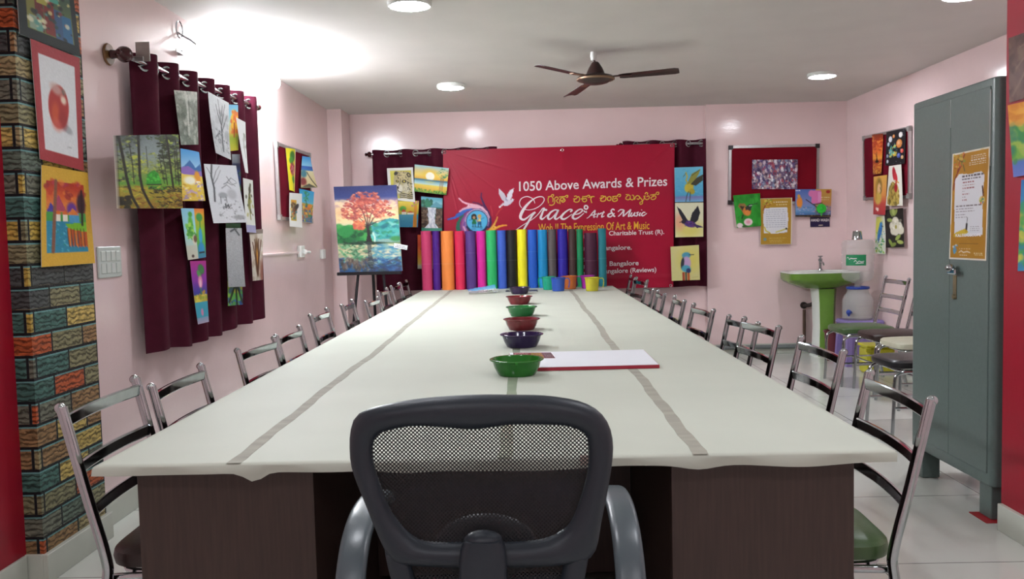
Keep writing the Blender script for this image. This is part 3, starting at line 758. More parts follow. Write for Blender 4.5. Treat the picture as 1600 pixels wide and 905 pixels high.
QUADS = {
'P1':('X',-1.87,[(3.246,2.358),(3.653,2.384),(3.690,2.099),(3.250,2.095)]),
'P2':('X',-1.87,[(3.319,2.093),(3.680,2.092),(3.665,1.617),(3.338,1.638)]),
'P3':('X',-1.87,[(3.346,1.616),(3.697,1.611),(3.708,1.223),(3.295,1.221)]),
'C1':('X',-1.765,[(3.761,1.774),(4.437,1.857),(4.450,1.480),(3.762,1.458)]),
'C2':('X',-1.8,[(4.494,2.091),(4.813,2.133),(4.796,1.843),(4.553,1.816)]),
'C3':('X',-1.79,[(4.517,1.794),(4.774,1.799),(4.836,1.534),(4.509,1.521)]),
'C4':('X',-1.8,[(4.981,2.164),(5.328,2.151),(5.264,1.799),(5.008,1.817)]),
'C5':('X',-1.81,[(5.349,2.145),(5.530,2.170),(5.500,1.881),(5.289,1.853)]),
'C6':('X',-1.79,[(5.422,2.076),(5.600,2.069),(5.575,1.740),(5.520,1.741)]),
'C7':('X',-1.78,[(4.812,1.738),(5.352,1.771),(5.471,1.422),(4.879,1.409)]),
'C8':('X',-1.81,[(5.374,1.844),(5.526,1.858),(5.524,1.557),(5.377,1.552)]),
'C9':('X',-1.79,[(5.505,1.706),(5.701,1.703),(5.695,1.357),(5.505,1.361)]),
'C10':('X',-1.8,[(4.511,1.483),(4.833,1.490),(4.834,1.219),(4.574,1.210)]),
'C11':('X',-1.8,[(4.600,1.204),(4.831,1.199),(4.806,0.856),(4.645,0.858)]),
'C12':('X',-1.79,[(5.145,1.384),(5.435,1.386),(5.442,1.016),(5.133,1.031)]),
'C13':('X',-1.81,[(5.210,1.414),(5.481,1.418),(5.456,0.901),(5.186,0.915)]),
'C14':('X',-1.79,[(5.583,1.375),(5.880,1.384),(5.802,1.041),(5.646,1.042)]),
'noteL':('X',-1.935,[(6.776,2.074),(7.843,2.082),(7.831,1.453),(6.792,1.467)]),
'N1':('X',-1.925,[(7.016,2.051),(7.324,2.066),(7.237,1.704),(7.083,1.714)]),
'N2':('X',-1.92,[(7.522,2.030),(7.801,2.044),(7.949,1.780),(7.361,1.748)]),
'N3':('X',-1.91,[(7.025,1.690),(7.421,1.699),(7.349,1.408),(6.958,1.415)]),
'N4':('X',-1.925,[(7.390,1.743),(7.915,1.740),(7.791,1.458),(7.431,1.465)]),
'easel':('Y',8.2,[(-1.807,1.800),(-1.211,1.803),(-1.182,0.984),(-1.779,0.980)]),
'tag':('Y',8.15,[(-1.255,1.254),(-1.128,1.227),(-1.136,1.185),(-1.262,1.212)]),
'B1':('Y',8.89,[(-1.406,2.017),(-1.140,2.020),(-1.127,1.666),(-1.394,1.697)]),
'B2':('Y',8.88,[(-1.119,2.048),(-0.770,2.001),(-0.804,1.729),(-1.132,1.775)]),
'B3':('Y',8.89,[(-1.064,1.722),(-0.845,1.697),(-0.860,1.363),(-1.070,1.368)]),
'B4':('Y',8.9,[(-1.369,1.680),(-1.089,1.678),(-1.110,1.408),(-1.378,1.415)]),
'B5':('Y',8.9,[(-1.112,1.330),(-0.931,1.325),(-0.942,0.972),(-1.123,0.980)]),
'H1':('Y',8.89,[(1.532,1.951),(1.820,1.954),(1.821,1.599),(1.534,1.600)]),
'H2':('Y',8.89,[(1.534,1.593),(1.821,1.590),(1.817,1.241),(1.534,1.241)]),
'H3':('Y',8.88,[(1.481,1.146),(1.769,1.157),(1.777,0.800),(1.490,0.796)]),
'banner':('Y',8.93,[(-0.830,2.189),(1.542,2.200),(1.511,0.727),(-0.852,0.727)]),
'noteB':('Y',9.03,[(2.118,2.170),(3.045,2.166),(3.037,1.552),(2.107,1.568)]),
'photo':('Y',9.01,[(2.352,2.020),(2.818,2.012),(2.813,1.708),(2.346,1.719)]),
'green':('Y',9.0,[(2.150,1.658),(2.428,1.674),(2.434,1.336),(2.184,1.322)]),
'gold':('Y',9.005,[(2.431,1.619),(2.758,1.621),(2.751,1.141),(2.430,1.143)]),
'party':('Y',9.0,[(2.791,1.705),(3.162,1.699),(3.152,1.415),(2.790,1.423)]),
'wash':('Y',9.04,[(2.954,1.416),(3.157,1.412),(3.157,1.313),(2.956,1.314)]),
'noteR':('X',3.31,[(8.548,2.180),(7.522,2.154),(7.515,1.539),(8.518,1.561)]),
'a1':('X',3.295,[(8.298,2.170),(8.043,2.152),(8.069,1.786),(8.260,1.792)]),
'a2':('X',3.295,[(7.973,2.154),(7.578,2.143),(7.584,1.839),(7.984,1.854)]),
'a3':('X',3.29,[(8.247,1.771),(7.943,1.768),(7.968,1.406),(8.239,1.418)]),
'a4':('X',3.28,[(7.877,1.841),(7.625,1.837),(7.578,1.477),(7.929,1.489)]),
'a5':('X',3.306,[(8.225,1.391),(8.011,1.401),(7.997,1.046),(8.252,1.049)]),
'a6':('X',3.3,[(8.027,1.450),(7.630,1.459),(7.588,1.117),(7.968,1.106)]),
'poster':('X',1.998,[(4.095,1.630),(3.769,1.633),(3.791,1.141),(4.121,1.140)]),
'd1':('X',1.99,[(3.620,1.785),(3.352,1.780),(3.342,1.497),(3.571,1.488)]),
'd2':('X',1.99,[(3.515,1.474),(3.342,1.470),(3.352,1.120),(3.532,1.107)]),
'brown':('X',1.995,[(3.628,2.058),(3.340,2.050),(3.335,1.795),(3.617,1.795)]),
'switch':('X',-1.95,[(3.906,1.294),(4.130,1.295),(4.133,1.145),(3.900,1.144)]),
}
Q = {k: q3(*w) for k, w in QUADS.items()}

# ---- pictures
def p_city():
    p = Pic(60, 84, '#15211f', 11); p.grad([(0, '#2c4a4a'), (1, '#6d7a3a')], 0, .86, .13, .90)
    for (x, y, w, h, c) in ((.14,.30,.12,.5,'#7a7a3c'),(.26,.42,.14,.42,'#6b2a28'),(.42,.35,.16,.5,'#7d2f2a'),(.58,.45,.14,.42,'#3a5a80'),(.72,.5,.17,.37,'#2f6a94'),(.30,.25,.18,.2,'#a8a04a'),(.5,.15,.18,.22,'#4aa08a'),(.16,.66,.2,.18,'#8aa08a')): p.rect(x, y, x+w, y+h, c)
    p.dabs(70, (.14,.05,.88,.84), (.01,.035), ['#d8cf8a','#2a4a44','#8a3530','#5a9a90','#e3e0c0','#23272a'], 1.2, .8)
    p.rect(0,0,.12,1,'#15211f').rect(.90,0,1,1,'#15211f').rect(0,.86,1,1,'#15211f'); return p
def p_apple():
    p = Pic(62, 88, '#a83a40', 12); p.rect(.13,.10,.87,.90,'#dfe3e6'); p.noise(.012)
    p.ell(.64,.67,.12,.035,'#a8adb2',.25,.5); p.ell(.48,.50,.215,.19,'#b0302a',.25,.10); p.ell(.40,.56,.08,.09,'#d0562e',.2,.8,.9); p.ell(.56,.60,.09,.08,'#962020',0,.8,.7); p.ell(.42,.66,.10,.05,'#d86a5a',.2,.9,.6)
    p.ell(.45,.355,.12,.045,'#c8a49c',.2,.8,.85); p.ell(.59,.43,.06,.035,'#efe0cc',.2,.8,.95); p.ell(.60,.36,.04,.025,'#8a8478',.2,.8,.8); p.line([(.58,.35),(.60,.38)],.012,'#6a5848'); p.line([(.62,.83),(.72,.82)],.006,'#9aa0a6'); return p
def village(p, x0, y0, x1, y1):
    X = lambda u: x0+(x1-x0)*u; Y = lambda u: y0+(y1-y0)*u
    p.grad([(0,'#a8281f'),(.45,'#d8602c'),(.7,'#e08038')], y0, Y(.45), x0, x1)
    p.dabs(30, (x0,y0,x1,Y(.3)), (.02,.05), ['#c23a24','#8a1f2c','#e88a3c','#b0305a'], .6, .6)
    p.poly([(X(.12),Y(.42)),(X(.30),Y(.18)),(X(.5),Y(.42))],'#a0327a',.7).poly([(X(.0),Y(.44)),(X(.1),Y(.3)),(X(.25),Y(.44))],'#4a3a9a')
    p.ell(X(.64),Y(.38),.10,.07,'#6a3a9a',0,.5); p.ell(X(.9),Y(.30),.09,.12,'#3a1c2c',0,.5)
    p.rect(x0,Y(.44),x1,Y(.60),'#4aa04a'); p.rect(x0,Y(.56),x1,y1,'#2a8aa8')
    p.dabs(40,(x0,Y(.6),X(.5),y1),(.008,.02),['#5ac0d8','#1f6a90','#9ad8e0','#2f8a6a'],.4,.7)
    for (a, b) in ((.22,.46),(.40,.46)): p.rect(X(a),Y(b),X(a+.12),Y(b+.10),'#f0e8d8').poly([(X(a-.02),Y(b)),(X(a+.06),Y(b-.06)),(X(a+.14),Y(b))],'#d86a2c')
    p.rect(X(.55),Y(.44),X(.82),Y(.58),'#4a9ac8').poly([(X(.52),Y(.46)),(X(.66),Y(.36)),(X(.82),Y(.46))],'#e0803a')
    p.poly([(X(.45),Y(.6)),(x1,Y(.56)),(x1,Y(.74)),(X(.6),Y(.7))],'#7ac030')
    for i in range(6): p.poly([(X(.50+.085*i),Y(.66+.01*i)),(X(.575+.085*i),Y(.66+.01*i)),(X(.585+.085*i),Y(.94)),(X(.53+.075*i),Y(.90))], '#d87a2c' if i % 2 == 0 else '#b8501f'); p.line([(X(.50+.085*i),Y(.67)),(X(.53+.08*i),Y(.92))],.010,'#4a2015')
    p.line([(X(.24),Y(0)),(X(.20),Y(.4)),(X(.14),Y(.98))],.045,'#8a5a44'); p.line([(X(.93),Y(.1)),(X(.9),Y(.6))],.03,'#2c1218'); return p
def p_village(): p = Pic(64, 88, '#d8ac3c', 13); village(p, .10, .145, .87, .86); return p.noise(.012)
def p_forest():
    p = Pic(98, 116, '#6a7a3a', 14); p.grad([(0,'#4a5654'),(.25,'#7c8a88'),(.45,'#8a9a58'),(.66,'#5f9a34'),(.72,'#a8a030'),(1,'#8a6a20')])
    p.ell(.50,.20,.20,.24,'#90a0a2',0,1.2,.7)
    p.dabs(120,(0,.0,.30,.62),(.012,.035),['#39463a','#56683a','#7f9048','#a8b450','#2a3426'],.5,.75); p.dabs(170,(.60,.0,1,.62),(.012,.04),['#1c2a18','#2c3c1e','#43562a','#7f9a38','#a8bc48'],.5,.8)
    p.dabs(60,(.28,.25,.62,.50),(.010,.025),['#8a9a48','#aeb84c','#5a6a38','#9aa890'],.5,.7)
    for (x,y,r) in ((.30,.36,.12),(.27,.43,.15),(.31,.50,.12),(.24,.30,.08)): p.dabs(16,(x-r,y-.02,x+r,y+.02),(.012,.026),['#c0c84c','#a8b43c','#8a9a34'],.4,.9)
    for (x,y,r) in ((.80,.08,.16),(.84,.18,.15),(.80,.28,.14),(.86,.38,.13),(.70,.14,.10),(.70,.30,.08)): p.dabs(22,(x-r,y-.025,x+r,y+.025),(.012,.03),['#1a2614','#24341a','#30441f'],.4,.95)
    p.poly([(.39,.66),(.41,.56),(.46,.50),(.54,.48),(.60,.54),(.63,.62),(.63,.67)],'#2a9a2a'); p.dabs(26,(.42,.52,.60,.64),(.012,.028),['#3fc03a','#58d04a','#1f8a24'],.6,.8); p.rect(.40,.665,.64,.685,'#1c3a18'); p.rect(.42,.69,.72,.74,'#4a9a2c')
    p.dabs(150,(0,.70,1,1),(.015,.045),['#b8a030','#98902c','#a87828','#5f5420','#c8b43c','#7a4a1c','#8a9a30'],.3,.85)
    p.dabs(70,(.44,.70,1,.80),(.012,.035),['#1a1c10','#24260f','#2c2f16'],.25,.9); p.dabs(46,(.55,.84,.98,.97),(.012,.04),['#1a1a0e','#2a2212','#5a3a18'],.25,.85); p.dabs(24,(0,.84,.14,1),(.015,.04),['#16170e','#22240f'],.9,.9)
    for (a, w) in (([(.02,.0),(.07,.3),(.11,.6),(.17,.84),(.26,1)],.034),([(.31,.0),(.305,.3),(.30,.55),(.33,.74),(.42,.92),(.48,1)],.034),([(.77,.0),(.80,.3),(.82,.52),(.84,.72)],.030),([(.68,.22),(.72,.5),(.74,.68)],.012),([(.93,.06),(.94,.4),(.95,.68)],.013),([(.62,.26),(.66,.5),(.69,.66)],.009),([(.17,.12),(.20,.4),(.21,.66)],.011),([(.90,.2),(.89,.66)],.009),([(.42,.16),(.43,.44)],.007)): p.line(a,w,'#15170f',.95)
    p.dabs(40,(0,.0,1,.08),(.012,.03),['#2c3828','#4a5a34','#3a4a40'],.5,.7)
    return p.noise(.018)
def p_greyfall():
    p = Pic(42, 84, '#8a9088', 15); p.grad([(0,'#a8aca4'),(.3,'#787f74'),(1,'#6f7a70')]); p.dabs(150,(0,0,1,1),(.01,.05),['#b8bab0','#5a6258','#8a948a','#c8c8c0','#6f7a6c'],1.6,.5)
    p.line([(.40,.02),(.46,.4),(.42,.8)],.05,'#c8cac2',.7); p.line([(.52,.1),(.5,.6)],.02,'#4a5048',.6); p.ell(.5,.12,.4,.05,'#c4c8c0',0,1,.8); return p.noise(.03)
def p_bluemount():
    p = Pic(40, 80, '#7ab8e0', 16); p.grad([(0,'#4a98d8'),(.4,'#a8d0e8'),(.42,'#e8d060'),(1,'#d8b848')])
    p.poly([(.05,.36),(.4,.20),(.65,.34),(.95,.24),(1,.42),(0,.44)],'#3a70b0'); p.poly([(0,.36),(.3,.32),(.7,.42),(1,.38),(1,.5),(0,.48)],'#8a6ab8')
    p.ell(.7,.55,.16,.15,'#e09a2c',0,.4); p.rect(.62,.6,.82,.72,'#f4ead8'); p.ell(.35,.6,.25,.08,'#f2f0dc',0,.6); p.dabs(60,(0,.65,1,1),(.02,.05),['#e0c040','#b89ac8','#8a78b8','#f0e8a0','#c89a30'],.5,.8); return p
def p_treesketch():
    p = Pic(42, 84, '#c8ccd0', 17); p.grad([(0,'#d4d8dc'),(1,'#b4b8bc')]); p.dabs(60,(0,.2,1,.9),(.02,.06),['#a8acb0','#c8ccd0','#8f9498'],1.5,.4)
    for s in ([(.55,.9),(.56,.5),(.52,.25),(.45,.05)],[(.56,.5),(.7,.25),(.78,.08)],[(.55,.6),(.75,.4),(.9,.25)],[(.54,.45),(.40,.28),(.34,.15)],[(.2,.7),(.4,.62),(.6,.66)],[(.6,.3),(.66,.12)]): p.line(s,.020,'#3c4044',.85,.008)
    p.line([(.55,.9),(.56,.5)],.035,'#54585c'); p.dabs(60,(.1,.55,.9,.9),(.008,.03),['#5a5f64','#8a8f94'],.5,.6); return p.noise(.02)
def p_autumn():
    p = Pic(26, 78, '#8ac0d8', 18); p.grad([(0,'#68b0d8'),(.35,'#a8d0d0'),(.6,'#d8b040'),(.72,'#90a828'),(1,'#c0b430')])
    p.ell(.6,.35,.28,.22,'#e0a02c',0,.4); p.dabs(40,(.3,.15,.95,.6),(.02,.05),['#e8b838','#d86a2c','#f0c850'],1.3,.8); p.line([(.6,.4),(.6,.7)],.03,'#a83a30'); return p
def p_white(sd=19):
    p = Pic(20, 70, '#dfe3e4', sd); p.line([(.7,.3),(.6,.5),(.75,.7)],.03,'#7a8078',.6); p.dabs(14,(.5,.25,.95,.6),(.01,.03),['#8a9084','#b0b4ac'],1.5,.6); return p
def p_deer():
    p = Pic(64, 92, '#ced2d8', 20); p.noise(.01)
    p.line([(.16,.62),(.20,.4),(.17,.2),(.22,.02)],.034,'#4a4e54'); 
    for s in ([(.19,.3),(.32,.12),(.44,.03)],[(.18,.2),(.07,.06)],[(.20,.34),(.33,.24),(.46,.10)],[(.6,.3),(.75,.22),(.9,.28)],[(.5,.33),(.62,.30),(.75,.34),(.92,.30)],[(.42,.40),(.58,.34),(.7,.40)],[(.62,.2),(.72,.30),(.85,.36)]): p.line(s,.014,'#565a60',.9,.006)
    p.ell(.42,.52,.13,.05,'#8a8f96',0,.5,.8); p.ell(.70,.50,.14,.09,'#a8acb2',.2,.6,.8); p.line([(.34,.55),(.33,.66)],.014,'#4a4e54'); p.line([(.50,.55),(.50,.64)],.012,'#4a4e54')
    p.dabs(70,(.2,.6,.95,.95),(.006,.025),['#6a6e74','#9a9ea4','#b4b8bd'],.6,.6); p.ell(.78,.90,.18,.04,'#84888e',0,.6,.7); p.dabs(25,(.35,.66,.65,.75),(.006,.018),['#3a3d42','#6a6e74'],1,.8); return p
def p_bluedark():
    p = Pic(22, 76, '#1c2c50', 21); p.grad([(0,'#8a9098'),(.18,'#6a7078'),(.22,'#182448'),(.6,'#24407a'),(.75,'#6a8a2c'),(1,'#8a5a2a')]); p.dabs(20,(0,.3,1,.9),(.02,.06),['#2a4a8a','#101a34','#3a6a4a'],1,.7); return p
def p_birdsketch():
    p = Pic(26, 84, '#d4d8d4', 22); p.line([(.7,.1),(.55,.3),(.5,.5),(.6,.62)],.05,'#4a4c30'); p.ell(.52,.42,.14,.14,'#7a7c3c',.2,.5,.9); p.line([(.5,.55),(.55,.75)],.03,'#8a8c50'); p.ell(.62,.2,.12,.06,'#3a3c28',0,.5); p.rect(0,.86,1,1,'#8a88c0',.7); p.dabs(12,(.2,.3,.9,.7),(.01,.03),['#2c2e20','#a8a860'],1.4,.7); return p
def p_vase():
    p = Pic(44, 82, '#7ac0d8', 23); p.grad([(0,'#8ac4e0'),(.4,'#9ad0d8'),(1,'#d4d4c0')],0,1,0,.5); p.grad([(0,'#d8703c'),(.12,'#e0a030'),(.4,'#90c030'),(.7,'#50a848'),(1,'#3a80b0')],0,1,.5,1.01)
    p.ell(.30,.35,.10,.20,'#5ab03a',0,.5); p.ell(.32,.12,.08,.05,'#48a038',0,.5); p.dabs(30,(.1,.3,.5,.6),(.015,.04),['#3a9030','#7ac850','#a8d860'],1.3,.8)
    p.line([(.72,.4),(.74,.14)],.03,'#2f8a3a'); p.ell(.72,.18,.16,.08,'#38964a',.4,.4); p.ell(.72,.55,.10,.16,'#38a8d0',0,.3); p.ell(.72,.80,.18,.12,'#2c90c8',0,.3); p.rect(.56,.86,.90,.90,'#1c2024')
    p.ell(.40,.62,.10,.10,'#d8d0c0',0,.4); p.ell(.44,.60,.08,.07,'#6a4a38',0,.5); p.rect(0,.72,.48,1,'#c8c4b4',.7); p.ell(.25,.93,.06,.03,'#4a3a34',0,.4); return p
def p_purple():
    p = Pic(36, 90, '#a02a9a', 24); p.grad([(0,'#b0288a'),(.3,'#8a2aa0'),(.5,'#3a3a9a'),(.62,'#3a6ab0'),(.75,'#3a9ac0'),(1,'#b0a0b8')]); p.ell(.65,.14,.22,.07,'#2f7a3a',.8,.4); p.ell(.5,.22,.2,.04,'#4a9a48',.9,.4)
    p.ell(.55,.34,.15,.10,'#e08ab0',0,.4); p.ell(.55,.36,.06,.06,'#f0c8d8',0,.4); p.line([(.55,.44),(.55,.55)],.03,'#3a8a50'); p.rect(0,.54,1,.66,'#c8b838',.9); p.dabs(22,(.0,.5,1,.66),(.02,.05),['#e0d050','#8aa030','#c89a2c'],.7,.8); p.rect(0,.66,1,.9,'#38a0b8'); p.ell(.5,.82,.1,.06,'#d08ab0',0,.5); return p
def p_blank():
    p = Pic(30, 84, '#a4a8ac', 25); p.grad([(0,'#b0b4b8'),(1,'#9a9ea2')]); p.line([(.3,.06),(.55,.02),(.8,.12)],.03,'#4a4e52'); p.line([(.6,.05),(.7,.0)],.02,'#5a5e62'); return p.noise(.03)
def p_greenblue():
    p = Pic(30, 96, '#3a7a50', 26); p.grad([(0,'#2c5a38'),(.72,'#4a9a3c'),(1,'#2a60b0')]); p.dabs(60,(0,.7,1,1),(.02,.06),['#58a83a','#2a6ac0','#c8c030','#7ac040','#1f4a8a'],.8,.8)
    for s in ([(.5,.75),(.1,.95)],[(.55,.74),(.6,1)],[(.6,.74),(.95,.96)]): p.line(s,.035,'#1c2a1c')
    return p
def p_leaf():
    p = Pic(34, 76, '#cfc8bc', 27); p.dabs(50,(0,0,1,1),(.02,.06),['#bdb4a4','#dcd8d0','#a08a78'],1.2,.5); p.ell(.5,.55,.18,.36,'#6a4a28',0,.4); p.ell(.5,.62,.07,.24,'#d89a38',0,.5)
    for s in ([(.5,.9),(.18,.25)],[(.5,.9),(.84,.22)],[(.5,.88),(.35,.2)],[(.5,.88),(.66,.2)]): p.line(s,.03,'#5a3420')
    p.rect(0,0,1,.09,'#6a5a54',.7); p.ell(.92,.85,.2,.25,'#8a4a3a',0,.8,.8); return p
def p_yflower():
    p = Pic(36, 78, '#d8cc20', 28); p.ell(.55,.18,.26,.12,'#3a7a2c',.5,.4); p.ell(.40,.28,.2,.08,'#4a9a38',-.5,.4); p.ell(.5,.48,.26,.15,'#b0304a',0,.4); p.ell(.5,.52,.16,.09,'#d05a70',0,.5); p.ell(.6,.72,.2,.08,'#4a8a30',.7,.4); p.line([(.5,.3),(.55,.95)],.03,'#2c6a28'); p.dabs(20,(.25,.36,.75,.6),(.015,.03),['#8a2038','#e08090'],1,.8); p.rect(.9,0,1,1,'#e8e8d8'); return p
def p_beach():
    p = Pic(38, 72, '#48a8e0', 29); p.grad([(0,'#3a98e0'),(.30,'#90d0f0'),(.32,'#2a60b8'),(.44,'#3a80c8'),(.46,'#e0d8b0'),(1,'#d4c48a')]); p.line([(.45,.5),(.7,.72),(.98,.96)],.03,'#3a3a34'); p.ell(.2,.55,.22,.12,'#4a8a9a',.5,.6); p.ell(.15,.80,.2,.12,'#8a3a3a',0,.6); p.poly([(.0,.98),(.5,.86),(1,1)],'#5a5a48'); return p
def p_birdcard():
    p = Pic(40, 88, '#dde0dc', 30); p.rect(.12,.20,.55,.82,'#c8a840'); p.grad([(0,'#d8a030'),(.5,'#4a90a8'),(1,'#9a8a38')],.22,.80,.14,.53); p.ell(.42,.50,.17,.14,'#7a4a2a',.3,.4); p.ell(.58,.40,.12,.10,'#262a2c',.6,.4); p.dabs(24,(.14,.25,.55,.78),(.015,.04),['#d87a2c','#3a7a8a','#e0c060','#54381f'],1,.8); return p
def p_bluetree():
    p = Pic(44, 80, '#38a0d0', 31); p.grad([(0,'#30a8e0'),(.4,'#58b8d8'),(.45,'#d0a840'),(1,'#3a70a8')]); p.line([(.42,.05),(.45,.5)],.025,'#2c5a38'); p.dabs(30,(.25,.05,.65,.35),(.02,.04),['#2a8a5a','#48b070'],.6,.8); p.ell(.70,.50,.2,.07,'#e08a2c',0,.5); p.dabs(60,(0,.45,1,1),(.02,.05),['#e0a030','#d8702c','#3a8a4a','#2a60a0','#e8c850','#b0482c'],1,.85); return p
def p_redtree():
    p = Pic(104, 140, '#1f2c60', 32)
    p.grad([(0,'#1c2760'),(.13,'#2c3a78'),(.20,'#c09aa0'),(.30,'#e8c890'),(.42,'#f0d8a8'),(.50,'#b0c8b0'),(1,'#2a6a90')])
    p.dabs(120,(0,.17,1,.42),(.02,.06),['#f0d8a0','#e0b088','#f4e4c0','#d8a890'],.4,.5)
    p.poly([(.5,.48),(.7,.42),(.85,.38),(1,.40),(1,.62),(.4,.62)],'#3a9a9a'); p.dabs(90,(.5,.42,1,.62),(.02,.06),['#2a8a8a','#4ab0a8','#1f6a78','#8ac8c0','#2f8a5a'],.4,.7)
    p.dabs(120,(0,.46,.5,.66),(.02,.06),['#1f6a38','#2f8a44','#174a2c','#48a050'],.6,.8); p.ell(.16,.52,.12,.06,'#2f8a48',0,.4)
    p.rect(0,.655,1,1.01,'#2f6a90',.0)
    p.grad([(0,'#3f6a4c'),(.10,'#c8c496'),(.40,'#c0bc98'),(.62,'#5a90a0'),(1,'#2a5080')],.655,1.0)
    p.dabs(120,(.02,.68,.45,.86),(.015,.05),['#d8cca0','#58a070','#8ab890','#b8a888','#3a7a58'],.35,.7); p.dabs(120,(.55,.68,1,.9),(.015,.06),['#c8ccb0','#70a8b0','#3a80a8','#4a98b0','#dcd8c0'],.3,.7)
    p.dabs(160,(0,.84,1,1),(.015,.05),['#24406a','#2a5a90','#383a58','#4a6a98','#3a4a50'],.35,.7); p.dabs(60,(.05,.84,.5,.98),(.006,.02),['#6a5a54','#4a4238','#8a7a68'],2.2,.6)
    p.ell(.44,.665,.30,.018,'#23382c',0,.6); p.dabs(30,(.10,.64,.60,.68),(.01,.025),['#23382c','#2c4a34'],.4,.8)
    p.poly([(.455,.65),(.485,.56),(.478,.47),(.50,.44),(.522,.50),(.53,.57),(.555,.652)],'#2a2024')
    for s in ([(.49,.50),(.42,.40),(.33,.34)],[(.50,.47),(.505,.34),(.47,.22)],[(.505,.48),(.60,.38),(.72,.32)],[(.49,.46),(.45,.32),(.38,.22)],[(.51,.46),(.57,.32),(.60,.20)],[(.49,.46),(.38,.42),(.26,.39)],[(.51,.47),(.64,.42),(.78,.40)]): p.line(s,.013,'#3a2428',.9,.005)
    tree = [('#8f3c3a',.9),('#b85244',.85),('#cf6f58',.8),('#a34a4a',.85),('#da8468',.7)]
    for (bx,by,rx,ry,nn) in ((.50,.13,.22,.06,90),(.38,.19,.22,.06,80),(.62,.20,.22,.06,80),(.30,.27,.22,.055,70),(.68,.27,.24,.05,70),(.48,.24,.24,.08,80),(.24,.35,.16,.04,45),(.74,.34,.18,.035,45),(.36,.36,.12,.03,24),(.60,.35,.14,.03,24)):
        for _ in range(nn):
            c, al = tree[p.r.randint(5)]; p.dabs(1,(bx-rx,by-ry,bx+rx,by+ry),(.010,.026),[c],.5,al,inside=(bx,by,rx,ry))
    for s in ([(.50,.47),(.505,.34),(.475,.20)],[(.505,.48),(.59,.38),(.70,.31)],[(.49,.46),(.44,.32),(.38,.22)],[(.49,.47),(.38,.41),(.27,.37)]): p.line(s,.009,'#3f2428',.55,.004)
    p.dabs(70,(.28,.40,.46,.50),(.010,.024),['#c85a48','#e08a5c','#d87458'],.7,.8)
    p.poly([(.465,.66),(.545,.66),(.53,.76),(.56,.90),(.52,1),(.46,.92),(.475,.78)],'#3a3e44',.7); p.dabs(40,(.42,.67,.60,.98),(.01,.03),['#2c3038','#5a6a60','#8a9a88'],.25,.7); p.line([(.575,.55),(.60,.60),(.595,.645)],.018,'#d8e8d8',.8)
    p.dabs(30,(.10,.68,.32,.80),(.008,.02),['#2f5a3c','#3f7a4c'],.4,.7); p.ell(.93,.62,.09,.03,'#3f8a50',0,.6)
    return p.noise(.012)
def p_leopard():
    p = Pic(60, 80, '#e0e2dc', 33); p.rect(.12,.09,.92,.93,'#c9c24a')
    p.poly([(.30,.10),(.24,.34),(.20,.62),(.34,.80),(.44,.93),(.92,.93),(.92,.30),(.84,.14),(.60,.12)],'#b3a878'); p.ell(.62,.26,.24,.14,'#c8bb88',0,.6)
    p.ell(.40,.62,.17,.13,'#dcd9c8',.1,.5); p.ell(.70,.60,.14,.16,'#c9c4a8',.1,.6); p.ell(.34,.60,.075,.045,'#2a2622',.3,.3); p.line([(.34,.64),(.40,.72),(.52,.74)],.022,'#24201c'); p.ell(.36,.75,.10,.03,'#cfcab4',.1,.5)
    p.ell(.37,.41,.06,.035,'#23201b',.4,.3); p.ell(.375,.41,.03,.022,'#b8a838',.4,.3); p.ell(.63,.41,.085,.05,'#23201b',-.2,.3); p.ell(.63,.41,.04,.03,'#c0b048',0,.3); p.line([(.50,.34),(.46,.48),(.40,.57)],.02,'#5a5238',.8)
    p.ell(.33,.17,.06,.06,'#2a2620',.5,.4); p.ell(.82,.22,.07,.07,'#2a2620',-.5,.4); p.ell(.82,.22,.035,.04,'#a89a68',-.5,.5)
    p.dabs(60,(.36,.12,.80,.36),(.007,.015),['#26221c','#3a3428'],.7,.9); p.dabs(40,(.74,.40,.92,.80),(.008,.018),['#26221c','#3a3428'],.7,.9); p.dabs(26,(.48,.56,.74,.72),(.005,.010),['#3a3428'],.7,.8)
    for y in (.80,.85,.90): p.line([(.44,y),(.60,y-.03),(.80,y+.01),(.92,y-.02)],.02,'#24201a'); p.line([(.46,y+.025),(.70,y+.005)],.014,'#e0dcc8')
    p.rect(0,0,1,.09,'#e2e4e0'); p.rect(0,.93,1,1,'#e2e4e0'); p.rect(.93,0,1,1,'#e2e4e0'); p.rect(0,0,.11,1,'#e2e4e0'); return p
def p_sunset():
    p = Pic(76, 62, '#a8d0d8', 34); p.grad([(0,'#98c8d8'),(.18,'#d8c890'),(.35,'#f0d468'),(.49,'#e8b048'),(.50,'#3a5a6a'),(.54,'#68a8b8'),(.68,'#c0dcd8'),(.72,'#e0c850'),(.88,'#d8a838'),(1,'#5a9038')])
    p.ell(.47,.36,.20,.22,'#f0c840',0,.9,.8); p.ell(.47,.38,.13,.15,'#fffbe8',0,.25); p.rect(0,.50,1,.56,'#4a7888',.8)
    for x in (.80,.88,.84): p.line([(x,.30),(x-.03,.86)],.02,'#8a6038')
    p.dabs(60,(.66,.06,1,.42),(.015,.045),['#5a9a6a','#3a8a60','#88b878'],.5,.8,inside=(.84,.24,.17,.18)); p.dabs(80,(0,.87,1,1),(.01,.03),['#4a9030','#7ab848','#2f7028'],1.4,.8); return p
